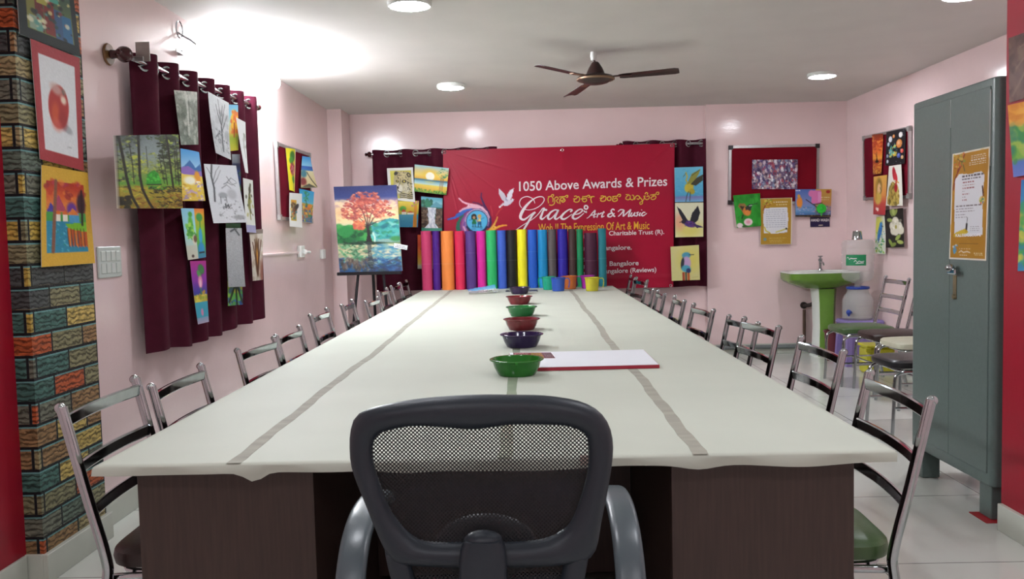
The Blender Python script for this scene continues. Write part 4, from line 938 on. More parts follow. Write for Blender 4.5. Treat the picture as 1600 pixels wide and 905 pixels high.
def p_waterfall():
    p = Pic(50, 78, '#4a8a90', 35); p.grad([(0,'#4a98b0'),(.18,'#88c0c8'),(.28,'#2f6a60'),(1,'#3a7a68')]); p.dabs(30,(0,.10,.5,.28),(.02,.05),['#1f5a44','#2f7a58'],1.3,.9); p.poly([(.4,.3),(.7,.12),(1,.24),(1,.3)],'#5a98a8')
    p.poly([(0,.30),(.30,.32),(.36,.75),(.2,.90),(0,.90)],'#4a382c'); p.poly([(1,.32),(.70,.34),(.66,.70),(.85,.92),(1,.92)],'#4f3c2e'); p.dabs(60,(0,.35,.34,.88),(.02,.05),['#6a5240','#38291f','#7a6450'],.6,.8); p.dabs(60,(.68,.38,1,.9),(.02,.05),['#6a5240','#38291f','#7a6450'],.6,.8)
    p.poly([(.30,.31),(.70,.31),(.64,.5),(.66,.78),(.86,.93),(.12,.93),(.36,.78),(.38,.5)],'#d8dce2'); p.dabs(40,(.32,.34,.68,.9),(.008,.03),['#b4bcc8','#f0f2f4','#a8b0c0'],2.5,.7); p.rect(0,.91,1,1,'#3a8a70'); return p
def p_farm():
    p = Pic(58, 60, '#d8c040', 36); p.grad([(0,'#e0cc50'),(.35,'#d8b838'),(.5,'#a8b848'),(.52,'#58a8c0'),(1,'#3a90b8')]); p.ell(.42,.30,.12,.10,'#4a9a30',0,.5); p.poly([(.35,.42),(.45,.30),(.56,.42)],'#c8482c'); p.rect(.38,.42,.55,.52,'#f0e8d0'); p.rect(.58,.44,.82,.52,'#ece4d0'); p.poly([(.56,.45),(.70,.38),(.84,.45)],'#d0602c'); p.poly([(.84,.1),(.92,.1),(.95,1),(.80,1)],'#d89030'); p.dabs(20,(.75,.0,1,.2),(.015,.04),['#c86a9a','#a8b030'],1,.8); p.dabs(30,(0,.55,.8,1),(.015,.04),['#68b8d0','#2f80a8'],.4,.6); return p
def p_orange():
    p = Pic(30, 60, '#d8702c', 37); p.grad([(0,'#d8602c'),(.3,'#c84828'),(.5,'#e07a2c'),(.7,'#e8b83c'),(.85,'#e8d070'),(.9,'#d8dcc8'),(1,'#c8d0c0')]); p.ell(.5,.42,.3,.05,'#4a2018',0,.5); return p
def p_heron():
    p = Pic(58, 72, '#5aaed0', 38); p.grad([(0,'#68b8d4'),(.8,'#4aa0c4'),(.86,'#7a78b0'),(1,'#6ab0d0')]); p.dabs(60,(0,0,1,.85),(.02,.05),['#7ac4dc','#4a9cc0','#68b0d0'],.3,.5)
    p.line([(.48,.48),(.40,.38),(.44,.28),(.40,.16)],.035,'#b8a838'); p.line([(.40,.18),(.30,.28)],.015,'#5a5020'); p.ell(.50,.58,.15,.15,'#c0b038',.5,.3); p.ell(.60,.70,.10,.08,'#a89a30',.7,.4)
    p.poly([(.42,.50),(.60,.20),(.92,.06),(.84,.22),(.66,.44)],'#8a8a38'); p.poly([(.55,.50),(.80,.30),(1,.22),(.98,.40),(.74,.54)],'#3c3a28'); p.line([(.60,.25),(.86,.10)],.015,'#3a3a20')
    p.line([(.48,.70),(.42,.82),(.38,.98)],.018,'#3c3a28'); p.line([(.54,.72),(.52,.96)],.018,'#3c3a28'); return p
def p_darkbird():
    p = Pic(58, 70, '#d8d8b8', 39); p.ell(.5,.80,.5,.25,'#d8cc60',0,1.2,.8); p.ell(.15,.55,.18,.22,'#e0a080',0,.9,.8); p.poly([(.34,.62),(.16,.34),(.06,.10),(.22,.22),(.36,.40),(.48,.56)],'#23242c'); p.poly([(.50,.58),(.60,.30),(.80,.10),(.88,.30),(.80,.52),(.62,.64)],'#1f2028')
    p.ell(.52,.62,.22,.09,'#4a2f78',.25,.3); p.poly([(.60,.60),(.84,.66),(1,.72),(.76,.74)],'#3a2a5a'); p.ell(.30,.55,.08,.06,'#2a2438',0,.3); p.line([(.26,.54),(.16,.57)],.02,'#2a2020'); p.dabs(20,(.35,.55,.65,.70),(.01,.03),['#6a3a8a','#7a3a50','#2c2040'],.6,.8); return p
def p_kingfisher():
    p = Pic(58, 74, '#d0cc8a', 40); p.ell(.65,.4,.35,.3,'#d8cc60',0,1.2,.8); p.ell(.54,.28,.15,.09,'#4a98b0',0,.3); p.line([(.64,.27),(.80,.27)],.022,'#3a3a3c'); p.ell(.54,.50,.15,.19,'#c0a0c8',0,.3); p.ell(.40,.50,.06,.16,'#26303a',.15,.4); p.ell(.52,.66,.16,.10,'#4aa0b8',.2,.4); p.ell(.60,.72,.08,.07,'#2a3a6a',0,.4); p.rect(.38,.76,.46,1,'#a8482c'); p.rect(.48,.76,.54,1,'#2a2c30'); p.rect(.56,.78,.64,1,'#b8562c'); p.line([(.72,.92),(.92,.90)],.012,'#b8b070'); return p
def p_crowd():
    p = Pic(90, 60, '#6a5a78', 41); p.dabs(330,(0,0,1,1),(.02,.05),['#d8d4dc','#5a4a7a','#8a3a5a','#38305a','#c8b8c8','#a04a58','#7a8aa8','#e8e8ec','#4a3a50','#b89a98'],1.5,.9,rot=0); p.dabs(60,(0,.55,1,1),(.02,.05),['#8a7a88','#b8a8a8','#5a4a60','#c8c0c0'],.7,.8); p.rect(.02,.02,.10,.3,'#7aa0a0',.4); return p.noise(.06)
def p_greenbird():
    p = Pic(56, 70, '#238a24', 42); p.dabs(80,(0,0,1,1),(.02,.08),['#2a9a2c','#1f7a1f','#38a838'],2,.5); p.poly([(.32,.56),(.14,.34),(.22,.26),(.40,.28),(.50,.42)],'#8a6a38'); p.poly([(.30,.5),(.20,.34),(.38,.36)],'#3a3020'); p.ell(.46,.52,.16,.13,'#d07a34',-.6,.3); p.poly([(.40,.40),(.58,.30),(.68,.34),(.60,.50),(.44,.62)],'#20262c',.85); p.ell(.48,.56,.10,.09,'#e08a40',-.6,.4); p.line([(.62,.33),(.86,.31)],.018,'#2a2c2c'); p.line([(.56,.36),(.66,.35)],.02,'#f0f0e8'); p.line([(.30,.62),(.24,.72)],.03,'#26281f'); p.ell(.48,.84,.17,.11,'#e8ccd0',0,.2); p.ell(.48,.84,.08,.05,'#e09aa8',0,.6); p.ell(.14,.93,.12,.08,'#e8d4d8',0,.3); p.ell(.32,.96,.10,.03,'#3a5a30',0,.4); return p
def gold_frame(p, notice=False):
    p.dabs(60,(0,0,1,1),(.03,.08),['#b08a28','#b8922c','#a88024'],1,.4)
    return p
def p_goldnote():
    p = Pic(60, 88, '#e2dccb', 43); p.rect(.025,.015,.975,.985,'#b0892a'); p.poly([(.12,.22),(.5,.20),(.84,.21),(.88,.45),(.85,.74),(.5,.76),(.12,.75),(.10,.4)],'#dcdfe4')
    for i in range(9): p.text(.18,.80,.26+.045*i,.012,'#9aa0b0')
    p.text(.42,.85,.09,.03,'#e4dcc0'); p.text(.50,.85,.15,.02,'#dccf9a'); p.line([(.10,.26),(.18,.12),(.30,.06),(.36,.04)],.018,'#7a2a24'); p.line([(.16,.16),(.32,.14)],.012,'#7a2a24'); p.line([(.20,.04),(.14,.12),(.22,.18)],.012,'#c8b050'); p.dabs(16,(.12,.03,.36,.14),(.015,.03),['#d8c860','#c8a838','#8aa038'],.7,.8)
    p.line([(.14,.62),(.18,.70),(.30,.74)],.025,'#c8b83c'); p.line([(.50,.73),(.66,.70),(.84,.66)],.025,'#c8c04a'); p.ell(.82,.66,.03,.02,'#26241c',0,.3); p.ell(.15,.88,.05,.035,'#7a9aa0',0,.4); p.text(.28,.82,.86,.015,'#d8c070'); p.text(.28,.75,.90,.015,'#d8c070'); p.text(.3,.7,.94,.012,'#d8c070'); return p
def p_party():
    p = Pic(74, 56, '#5a78b8', 44); p.grad([(0,'#4a6ab0'),(.5,'#7a8ac0'),(.75,'#6a9ac8'),(1,'#2f5a90')],0,1,0,.55); p.grad([(0,'#c8a048'),(.5,'#c08a50'),(.72,'#a88a90'),(1,'#2f5a90')],0,1,.55,1.01)
    p.rect(.45,.06,.70,.52,'#d878b0'); p.ell(.44,.16,.08,.12,'#d878b0',0,.3); p.rect(.62,.10,.72,.46,'#e094c4'); p.line([(.3,.38),(.55,.60),(.7,.80)],.03,'#3a2c38'); p.line([(.5,.56),(.75,.5)],.025,'#3a2c38'); p.ell(.12,.48,.08,.20,'#e08a30',0,.4); p.ell(.10,.25,.04,.06,'#d8a040',0,.4); p.dabs(70,(0,.60,1,.90),(.015,.05),['#8a98c8','#d8a8b0','#3a70b0','#b8c8e0','#5a7aa0'],.4,.7)
    p.ell(.90,.10,.06,.06,'#a83a30',0,.3); p.text(.72,.95,.30,.03,'#e8d8a0'); p.text(.72,.92,.38,.025,'#e8d8a0'); p.rect(0,.92,1,1,'#3a2c20'); p.dabs(30,(.0,.92,1,1),(.01,.02),['#c8b890','#2a2018'],.6,.8); p.text(.02,.15,.05,.04,'#f0f0f0'); return p
def p_wash():
    return Pic(42, 24, '#241c48', 45)
def p_boat():
    p = Pic(40, 80, '#c8502c', 46); p.grad([(0,'#7a3018'),(.2,'#b8401c'),(.45,'#e0702c'),(.6,'#e8a038'),(.68,'#a83c1c'),(.85,'#c8702c'),(1,'#7a3a1a')]); p.dabs(50,(0,.05,1,.55),(.03,.08),['#e08038','#a03818','#f0a848'],.35,.6); p.poly([(.45,.66),(.5,.46),(.58,.64)],'#2a1410'); p.line([(.5,.45),(.5,.70)],.02,'#2a1410'); p.ell(.52,.68,.18,.035,'#2a1410',0,.4); p.dabs(40,(0,.72,1,1),(.02,.06),['#d8a038','#8a3418','#e8b848'],.3,.7); return p
def p_planets():
    p = Pic(60, 78, '#121318', 47)
    for (x,y,r,c) in ((.26,.24,.10,'#d8dce4'),(.78,.16,.09,'#e0dcd8'),(.44,.17,.06,'#d8823c'),(.72,.40,.14,'#d0803c'),(.16,.38,.07,'#b0c8d8'),(.50,.68,.08,'#d8b030'),(.30,.62,.10,'#3a78a0'),(.72,.74,.08,'#3a4aa0'),(.86,.62,.07,'#c84a3c'),(.12,.72,.06,'#8a98b0'),(.52,.46,.05,'#c8a038'),(.14,.88,.06,'#b8bcc8'),(.88,.80,.06,'#d8a870')): p.ell(x,y,r,r*.8*1.1,c,0,.25); p.ell(x-.02,y-.02,r*.5,r*.4,'#f0f0f0',0,1,.4)
    p.dabs(40,(.2,.4,.6,.75),(.01,.03),['#2a8a7a','#48b0a0','#d8c860'],1.6,.8); p.dabs(50,(0,0,1,1),(.004,.01),['#d8d8e8','#8a90a8'],1,.8); return p
def p_woman():
    p = Pic(44, 82, '#d09a48', 48); p.grad([(0,'#d8a850'),(.5,'#d08a48'),(.7,'#b8483c'),(1,'#a83038')]); p.ell(.45,.30,.24,.24,'#8a6a2c',0,.4); p.ell(.48,.36,.15,.17,'#e0b888',0,.4); p.ell(.42,.58,.26,.16,'#c8a850',0,.5); p.line([(.35,.1),(.24,.35),(.28,.6)],.04,'#b8902c'); p.line([(.56,.30),(.64,.40),(.56,.46)],.02,'#3a5a34'); p.ell(.42,.86,.08,.05,'#f0dcd0',0,.4); p.ell(.30,.84,.05,.04,'#e8d0c8',0,.4); return p
def p_rooster():
    p = Pic(50, 84, '#dedbd0', 49); p.poly([(.10,.95),(.12,.62),(.36,.40),(.60,.42),(.80,.62),(.82,.95),(.45,1)],'#9a8438'); p.dabs(150,(.12,.44,.82,.98),(.012,.035),['#7a6828','#b8a050','#c8b468','#5f5020','#a88a3c'],2.2,.8,inside=(.46,.74,.36,.30)); p.ell(.50,.22,.13,.18,'#a82430',-.3,.3); p.ell(.60,.32,.12,.14,'#b82c34',-.2,.3); p.ell(.62,.56,.10,.10,'#a01c28',0,.4); p.ell(.55,.40,.06,.04,'#f0e8c0',0,.3); p.ell(.56,.40,.025,.02,'#1c1410',0,.2); p.line([(.68,.40),(.80,.44)],.03,'#c89a38'); return p
def p_bluebird():
    p = Pic(38, 84, '#d8dccc', 50); p.ell(.3,.25,.4,.3,'#d0cc3c',0,.9,.8); p.ell(.50,.40,.18,.24,'#2f70b8',.3,.4); p.ell(.56,.24,.11,.08,'#3a8ac8',0,.4); p.poly([(.40,.55),(.28,.78),(.50,.62)],'#245090'); p.line([(.62,.26),(.78,.28)],.02,'#2c3038'); p.dabs(40,(.1,.6,.9,.95),(.015,.045),['#5aa038','#88b848','#b8c850','#3a8a6a'],.6,.8); p.dabs(20,(.1,.4,.9,.7),(.015,.03),['#58a8a0','#78b040','#3f80c0'],.7,.7); return p
def p_whiteflower():
    p = Pic(54, 80, '#1a1714', 51)
    for (x,y,a,c) in ((.42,.10,1.2,'#7a8a48'),(.62,.10,-.9,'#88984c'),(.30,.28,.1,'#98a858'),(.30,.86,.9,'#8aa048'),(.70,.74,-.6,'#9ab058'),(.80,.86,.2,'#a8b860'),(.46,.92,-.3,'#7f9440'),(.52,.05,1.5,'#a0ac60')): p.ell(x,y,.16,.05,c,a,.3)
    for (x,y,a) in ((.60,.32,.2),(.44,.44,.9),(.76,.46,-.5),(.60,.58,1.3),(.84,.56,.3),(.48,.56,-.6)): p.ell(x,y,.17,.11,'#d8d4c0',a,.25)
    p.dabs(20,(.4,.28,.85,.62),(.02,.05),['#efece0','#b8b49c'],.8,.6); p.ell(.62,.47,.05,.05,'#a8a048',0,.4); return p
def p_poster():
    p = Pic(84, 168, '#d8d2c0', 52); p.rect(.03,.015,.97,.985,'#a8781c'); p.dabs(30,(.03,.02,.97,.98),(.03,.07),['#b0801f','#a07018','#b48424'],1,.35)
    p.poly([(.10,.25),(.22,.20),(.5,.215),(.80,.205),(.88,.24),(.86,.5),(.88,.77),(.5,.78),(.14,.785),(.11,.5)],'#d6d8dc')
    p.line([(.06,.34),(.10,.24),(.26,.12),(.34,.03)],.014,'#6a2420'); p.line([(.16,.06),(.30,.10),(.36,.18)],.010,'#4a5028'); p.line([(.22,.03),(.20,.12),(.14,.22)],.010,'#7a2a24'); p.line([(.08,.14),(.28,.13)],.008,'#8a3428'); p.dabs(26,(.05,.02,.34,.14),(.008,.02),['#c8b04a','#b89838','#7a8a34','#c06a2c'],.7,.8)
    for i, y in enumerate((.055,.075,.095,.115,.132)): p.text(.52-.04*(i>2),.90,y,.007,'#e0d8c0')
    p.text(.30,.86,.228,.015,'#4a4448'); p.text(.30,.78,.255,.008,'#5a5458')
    for i, c in enumerate(('#8a4a48','#8a4a48','#8a4a48','#54484c','#8a5050','#54484c','#8a4a48')): p.text(.32,(.62,.64,.66,.38,.50,.40,.44)[i],.285+.027*i,.008,c)
    for i in range(5): p.text(.16,(.84,.62,.66,.42,.46)[i],.50+.026*i,.006,'#6a5f62')
    for i in range(3): p.text(.56,.80,.695+.016*i,.005,'#8a8488')
    p.ell(.84,.46,.07,.035,'#d0b86a',.6,.3); p.line([(.84,.34),(.87,.42)],.016,'#3a1c18'); p.line([(.80,.50),(.88,.40)],.008,'#8a5a28'); p.dabs(8,(.79,.43,.89,.49),(.005,.01),['#c83a30','#3a5aa0','#4a9a40'],1,.9)
    p.line([(.48,.61),(.465,.67)],.006,'#1c1c1c'); p.line([(.465,.67),(.455,.735)],.022,'#1c1c1c'); p.poly([(.12,.76),(.20,.74),(.42,.71),(.52,.74),(.40,.78),(.12,.785)],'#c8a81c',.9)
    p.ell(.16,.91,.05,.03,'#5a8aa0',0,.4); p.dabs(10,(.10,.86,.24,.94),(.005,.012),['#4a9ac8','#c8a040','#c84a3c','#e0e0d8'],1,.9); p.text(.28,.58,.895,.010,'#e4c890'); p.line([(.28,.93),(.34,.915),(.40,.93),(.50,.92),(.58,.93)],.008,'#e4dcc8'); p.text(.30,.52,.955,.005,'#e0d4b0'); p.text(.68,.90,.935,.008,'#d8c890'); p.text(.70,.90,.95,.006,'#d8c890'); p.rect(.27,.845,.78,.849,'#7a5a18'); return p
def p_crayon1():
    p = Pic(30, 80, '#d89030', 53); p.grad([(0,'#d88a28'),(.32,'#e0a838'),(.36,'#58a048'),(.75,'#7aa83c'),(.8,'#4a70b8'),(1,'#6a78c0')]); p.dabs(60,(0,.3,1,.8),(.02,.06),['#3a8a40','#a8b848','#58a070','#2f7a5a'],2,.7); p.dabs(20,(0,0,1,.3),(.03,.06),['#e0a040','#c87820'],1,.6); return p
def p_crayon2():
    p = Pic(24, 90, '#2a80a8', 54); p.grad([(0,'#2a70b0'),(.3,'#3a90b8'),(.45,'#c8b838'),(.55,'#3aa090'),(.8,'#4aa050'),(1,'#58a8c8')]); p.dabs(50,(0,.3,1,1),(.02,.06),['#3a9a50','#2a7aa8','#d0c048','#58b878'],1.5,.7); return p
def p_brown():
    p = Pic(40, 70, '#5a3a34', 55); p.dabs(120,(0,0,1,1),(.02,.06),['#6a4a40','#4a2c28','#7a5a4c','#5f4038'],2.4,.6); 
    for s in ([(.1,.9),(.4,.6),(.9,.5)],[(.2,.5),(.5,.3),(.8,.35)],[(.3,.2),(.7,.1)],[(.6,.9),(.7,.6)]): p.line(s,.02,'#8a6a5c',.6)
    return p
def p_tag():
    p = Pic(40, 16, '#e4e6e8', 56); p.text(.2,.8,.35,.12,'#5a5e66'); p.text(.1,.9,.68,.12,'#4a4e58'); return p
# ------------------------------------------------------------------ curtains
def curtain_panel(name, axis, a0, a1, c, amp, period, ztop, zbot, sgn, parent, phase=0.0, slope=0.0, rows=22, hemv=.012, seed=1):
    """pleated cloth hanging along axis ('X' or 'Y'); c = the rod's coordinate across; sgn = room side"""
    r = random.Random(seed); k = int((a1-a0)/.012); v = []; f = []
    def pt(i, j, off):
        u = a0+(a1-a0)*i/k; tt = j/rows; ph = 2*math.pi*(u-a0)/period+phase
        w = amp*(math.sin(ph)+.18*math.sin(2*ph+.7))*(1-.45*tt)+.012*math.sin(u*5.3+1.7)*tt+off
        zt = ztop+slope*(u-a0)+.004*math.sin(ph+1); zb = zbot+hemv*math.sin(u*3.1+seed)+.006*math.sin(ph*.5)
        z = zt*(1-tt)+zb*tt
        return (c+sgn*w, u, z) if axis == 'Y' else (u, c+sgn*w, z)
    for off in (0, -.0016):
        for j in range(rows+1):
            for i in range(k+1): v.append(pt(i, j, off))
    n = (rows+1)*(k+1)
    for j in range(rows):
        for i in range(k):
            a = j*(k+1)+i; f.append((a, a+1, a+k+2, a+k+1)); f.append((n+a, n+a+k+1, n+a+k+2, n+a+1))
    for i in range(k):
        f.append((i, n+i, n+i+1, i+1)); a = rows*(k+1)+i; f.append((a, a+1, n+a+1, n+a))
    for j in range(rows):
        a = j*(k+1); f.append((a, a+k+1, n+a+k+1, n+a)); a += k; f.append((a, n+a, n+a+k+1, a+k+1))
    return build(name, MB().add(v, f), M_CURTAIN, parent, sharp=70)
def eyelets(axis, a0, a1, c, amp, period, zrod, slope, sgn, parent, rad=.030, phase=0.0):
    u = a0-phase/(2*math.pi)*period; i = 2
    if phase == 0.0: u += period/2; i = 1
    while u < a1-.01:
        s = (1 if i % 2 == 0 else -1)*sgn*amp*2*math.pi/period*.7; t = Vector((s, 1, 0)) if axis == 'Y' else Vector((1, s, 0)); t.normalize()
        z = zrod+slope*(u-a0); p = Vector((c, u, z)) if axis == 'Y' else Vector((u, c, z))
        ring = [p+t*(rad*math.cos(a))+Vector((0,0,rad*math.sin(a))) for a in [2*math.pi*q/24 for q in range(24)]]
        build('eyelet', MB().tube(ring, .0072, n=8, closed=True, up=t.cross(Vector((0,0,1)))), M_CHROME, parent); u += period/2; i += 1
t = thing('curtain', (-1.86, 5.1, .76), 'plum eyelet curtain pinned with many drawings, hanging on the left pink wall', 'curtain')
curtain_panel('cloth', 'Y', 4.235, 6.02, -1.86, .044, .268, 2.234, .752, 1, t, slope=.030, seed=2, phase=-1.3)
eyelets('Y', 4.235, 6.02, -1.86, .044, .268, 2.182, .030, 1, t, phase=-1.3)
t = thing('curtain_rod', (-1.86, 4.02, 2.18), 'steel curtain rod with dark red ball finial on the left wall', 'curtain rod')
zr = lambda y: 2.182+.030*(y-4.165)
build('rod', MB().tube([(-1.86, 4.06, zr(4.06)), (-1.86, 6.10, zr(6.10))], .0165, n=14), M_CHROME, t)
build('finial', MB().lathe([(0,-.075), (.012,-.07), (.016,-.06), (.010,-.05), (.018,-.042), (.034,-.024), (.038,-.004), (.032,.016), (.018,.028), (.014,.036), (.02,.042), (.016,.05), (0,.05)], (-1.86, 4.085, zr(4.08)+.01), 24, axis='y'), M_ROD, t)
mb = MB().lathe([(0,.004), (.018,.014), (.022,.020), (.018,.05), (.024,.075), (0,.08)], (LEFT+.001, 4.115, zr(4.07)+.02), 24, axis='x')
build('wall_bracket', mb, M_ROD, t)
build('rosette', MB().lathe([(0,0), (.048,0), (.052,.005), (.048,.013), (0,.013)], (LEFT+.0008, 4.115, zr(4.07)+.02), 28, axis='x'), mat('light wood', '#7d5a34', rough=.5, var=.15), t)
build('bracket_plate', MB().box(-1.838, -1.770, 4.150, 4.154, zr(4.15)-.012, zr(4.15)+.080, b=.001).box(-1.862, -1.80, 4.143, 4.150, zr(4.15)-.012, zr(4.15)+.012, b=.002), M_ALU, t)
build('end_bracket', MB().box(LEFT+.001, -1.85, 6.07, 6.085, zr(6.08)-.01, zr(6.08)+.01).ball((-1.86, 6.11, zr(6.1)), .024), M_ROD, t)

t = thing('curtain', (-.93, 9.0, .75), 'plum eyelet curtain behind the banner on the left of the back wall', 'curtain')
curtain_panel('cloth', 'X', -1.570, -.275, 9.0, .034, .30, 2.212, .752, -1, t, slope=.004, seed=4)
eyelets('X', -1.570, -.275, 9.0, .034, .30, 2.172, .004, -1, t)
t = thing('curtain', (1.45, 9.0, .75), 'plum eyelet curtain at the right edge of the red banner, with bird paintings', 'curtain')
curtain_panel('cloth', 'X', 1.02, 1.870, 9.0, .034, .27, 2.238, .735, -1, t, slope=.004, seed=6)
eyelets('X', 1.02, 1.870, 9.0, .034, .27, 2.198, .004, -1, t)
for (x0, x1, z, lb) in ((-1.60, -.25, 2.172, 'steel curtain rod with dark finial at the top left of the red banner'), (1.00, 1.873, 2.198, 'steel curtain rod with dark finial at the top right of the red banner')):
    t = thing('curtain_rod', (x0, 9.0, z), lb, 'curtain rod')
    build('rod', MB().tube([(x0+.02, 9.0, z), (x1, 9.0, z+.003)], .0145, n=12), M_CHROME, t)
    build('finial', MB().lathe([(0,-.05), (.012,-.046), (.02,-.034), (.010,-.026), (.024,-.016), (.030,0), (.024,.014), (.012,.022), (0,.022)], (x0, 9.0, z), 20, axis='x'), M_ROD, t)
    build('wall_bracket', MB().box(x0+.03, x0+.045, 8.99, BACK-.001, z-.012, z+.012, b=.002), M_ROD, t)

# ------------------------------------------------------------------ pictures on the brick pillar and the left curtain
A = 'drawings pinned to the left curtain'
sheet('mounted_drawing', p_city(), Q['P1'], 'dark mounted city street drawing at the top of the brick pillar', 'drawing', thick=.003, group='mounted drawings on the brick pillar')
sheet('mounted_drawing', p_apple(), Q['P2'], 'red mounted drawing of an apple on the brick pillar', 'drawing', thick=.003, group='mounted drawings on the brick pillar')
sheet('mounted_drawing', p_village(), Q['P3'], 'yellow mounted painting of houses by water on the brick pillar', 'painting', thick=.003, curl=.006, group='mounted drawings on the brick pillar')
sheet('canvas_painting', p_forest(), Q['C1'], 'green forest path canvas painting, largest on the left curtain', 'painting', thick=.018, m=M_CANVAS)
sheet('drawing', p_greyfall(), Q['C2'], 'grey green pencil drawing near the top of the left curtain', 'drawing', group=A, bowx=.008)
sheet('drawing', p_bluemount(), Q['C3'], 'drawing of blue mountain and yellow field, right beside the forest canvas', 'drawing', group=A, bowx=.006)
sheet('drawing', p_treesketch(), Q['C4'], 'tall pencil sketch of bare trees high on the left curtain', 'drawing', group=A, curl=.02)
sheet('drawing', p_autumn(), Q['C5'], 'narrow blue and yellow autumn tree picture at the top of the left curtain', 'drawing', group=A)
sheet('drawing', p_white(), Q['C6'], 'white curled paper sheet at the upper right of the left curtain', 'drawing', group=A, curl=.012)
sheet('drawing', p_bluedark(), Q['C8'], 'dark blue picture half hidden behind the pencil sketches', 'drawing', group=A)
sheet('drawing', p_deer(), Q['C7'], 'large pencil sketch of a tree and animals in the middle of the left curtain', 'drawing', group=A, curl=.015)
sheet('drawing', p_birdsketch(), Q['C9'], 'narrow white sheet with a green bird at the right of the left curtain', 'drawing', group=A, curl=.01)
sheet('drawing', p_vase(), Q['C10'], 'colourful still life of a blue vase and plants below the forest canvas', 'drawing', group=A, bowx=.006)
sheet('drawing', p_purple(), Q['C11'], 'narrow purple and blue flower picture, lowest left on the left curtain', 'drawing', group=A, curl=.01)
sheet('drawing', p_greenblue(), Q['C13'], 'green and blue picture peeking out below a grey sheet', 'drawing', group=A)
sheet('drawing', p_blank(), Q['C12'], 'almost blank grey pencil sheet low on the left curtain', 'drawing', group=A, curl=.006)
sheet('drawing', p_leaf(), Q['C14'], 'brown leaf drawing with dark top at the right edge of the left curtain', 'drawing', group=A, twist=.01)

# ------------------------------------------------------------------ notice boards
def notice_board(quad, nrm, label, felt, corner):
    TL, TR, BR, BL = [Vector(p) for p in quad]; n = Vector(nrm)
    ctr = (TL+TR+BR+BL)/4; t = thing('notice_board', ctr-n*.02, label, 'notice board')
    mb = MB()
    def slab(a, b, c, d, d0, d1): mb.add([p+n*q for q in (d0, d1) for p in (a, b, c, d)], [(0,1,2,3), (7,6,5,4), (0,4,5,1), (1,5,6,2), (2,6,7,3), (3,7,4,0)])
    def inner(w):
        ex = (TR-TL).normalized()*w; ey = (BL-TL).normalized()*w
        return TL+ex+ey, TR-ex+ey, BR-ex-ey, BL+ex-ey
    slab(*inner(.012), -.012, .001); build('felt_panel', mb, felt, t)
    I = inner(.026); O = (TL, TR, BR, BL); mb = MB()
    for k in range(4):
        a, b, c, d = O[k], O[(k+1) % 4], I[(k+1) % 4], I[k]; slab(a, b, c, d, -.014, .009)
    build('frame', mb, M_ALU, t, sharp=20)
    for k in range(4):
        mb = MB(); o = O[k]; ex = (O[(k+1) % 4]-o).normalized(); ey = (O[(k-1) % 4]-o).normalized(); e0 = o-ex*.003-ey*.003
        slab(e0, e0+ex*.045, e0+ex*.045+ey*.045, e0+ey*.045, -.015, .012)
        build('corner_cap', mb, corner, t, sharp=20)
    return t
M_CAPBLACK = mat('black corner plastic', '#1a1416', rough=.4); M_CAPGREY = mat('grey corner plastic', '#8a8784', rough=.4); M_FELTBRIGHT = mat('bright maroon felt', '#74101f', rough=.95, var=.1, scale=4, spec=.1)
notice_board(Q['noteL'], (1,0,0), 'maroon notice board in silver frame on the left pink wall', M_BOARDFELT, M_CAPGREY)
notice_board(Q['noteB'], (0,-1,0), 'maroon notice board with black corners on the back wall above the sink side', M_FELTBRIGHT, M_CAPBLACK)
notice_board(Q['noteR'], (-1,0,0), 'maroon notice board in silver frame on the right pink wall', M_BOARDFELT, M_CAPGREY)
G = 'pictures on the left notice board'
sheet('drawing', p_yflower(), Q['N1'], 'yellow drawing with a red flower on the left notice board', 'drawing', group=G, bowx=.01)
sheet('drawing', p_beach(), Q['N2'], 'blue beach drawing at the top right of the left notice board', 'drawing', group=G, curl=.02)
sheet('drawing', p_bluetree(), Q['N4'], 'blue and orange tree drawing at the lower right of the left notice board', 'drawing', group=G)
sheet('drawing', p_birdcard(), Q['N3'], 'white card with a brown bird, lowest on the left notice board', 'drawing', group=G, curl=.01)
G = 'pictures on the back notice board'
sheet('photo_print', p_crowd(), Q['photo'], 'glossy group photograph of a crowd pinned on the back notice board', 'photo', group=G, m=M_GLOSSART)
sheet('drawing', p_greenbird(), Q['green'], 'green painting of a small bird and pink rose under the notice board', 'painting', group=G, bowx=.008, curl=.01)
sheet('poster', p_goldnote(), Q['gold'], 'gold bordered notice with white centre on the back wall', 'poster', thick=.004, group=G)
po_ = sheet('poster', p_party(), Q['party'], 'colourful blue and orange printed picture above the hand wash sign', 'poster', thick=.004, m=M_GLOSSART)
M_GREENTOY = mat('green foil', '#2cc43a', rough=.3, var=.1)
c = Vector((3.05, 8.985, 1.50)); mb = MB()
for i in range(9):
    a = 2*math.pi*i/9; mb.ball((c.x+.032*math.cos(a), c.y-.004, c.z+.032*math.sin(a)), .022, .012, .02, n=8)
mb.ball(tuple(c+Vector((0,-.008,0))), .022, .014, .022, n=10); mb.tube([c, c+Vector((0,-.002,-.075))], .006, n=8)
tag(build('paper_flower', mb, M_GREENTOY, at=c), 'bright green ruffled paper flower stuck on the colourful printed picture', 'decoration')
G = 'pictures on the right notice board'
for key, fn, lb in (('a1', p_boat, 'orange sunset boat painting at the top left of the right notice board'), ('a2', p_planets, 'black picture of coloured planets at the top right of the right notice board'),
        ('a3', p_woman, 'gold and red painting of a veiled woman below the sunset boat'), ('a4', p_rooster, 'white drawing of a rooster head on the right notice board'),
        ('a5', p_bluebird, 'white drawing of a blue bird below the right notice board'), ('a6', p_whiteflower, 'black painting of a white flower below the right notice board')):
    sheet('drawing', fn(), Q[key], lb, 'drawing', group=G, bowx=.006, curl=.006)

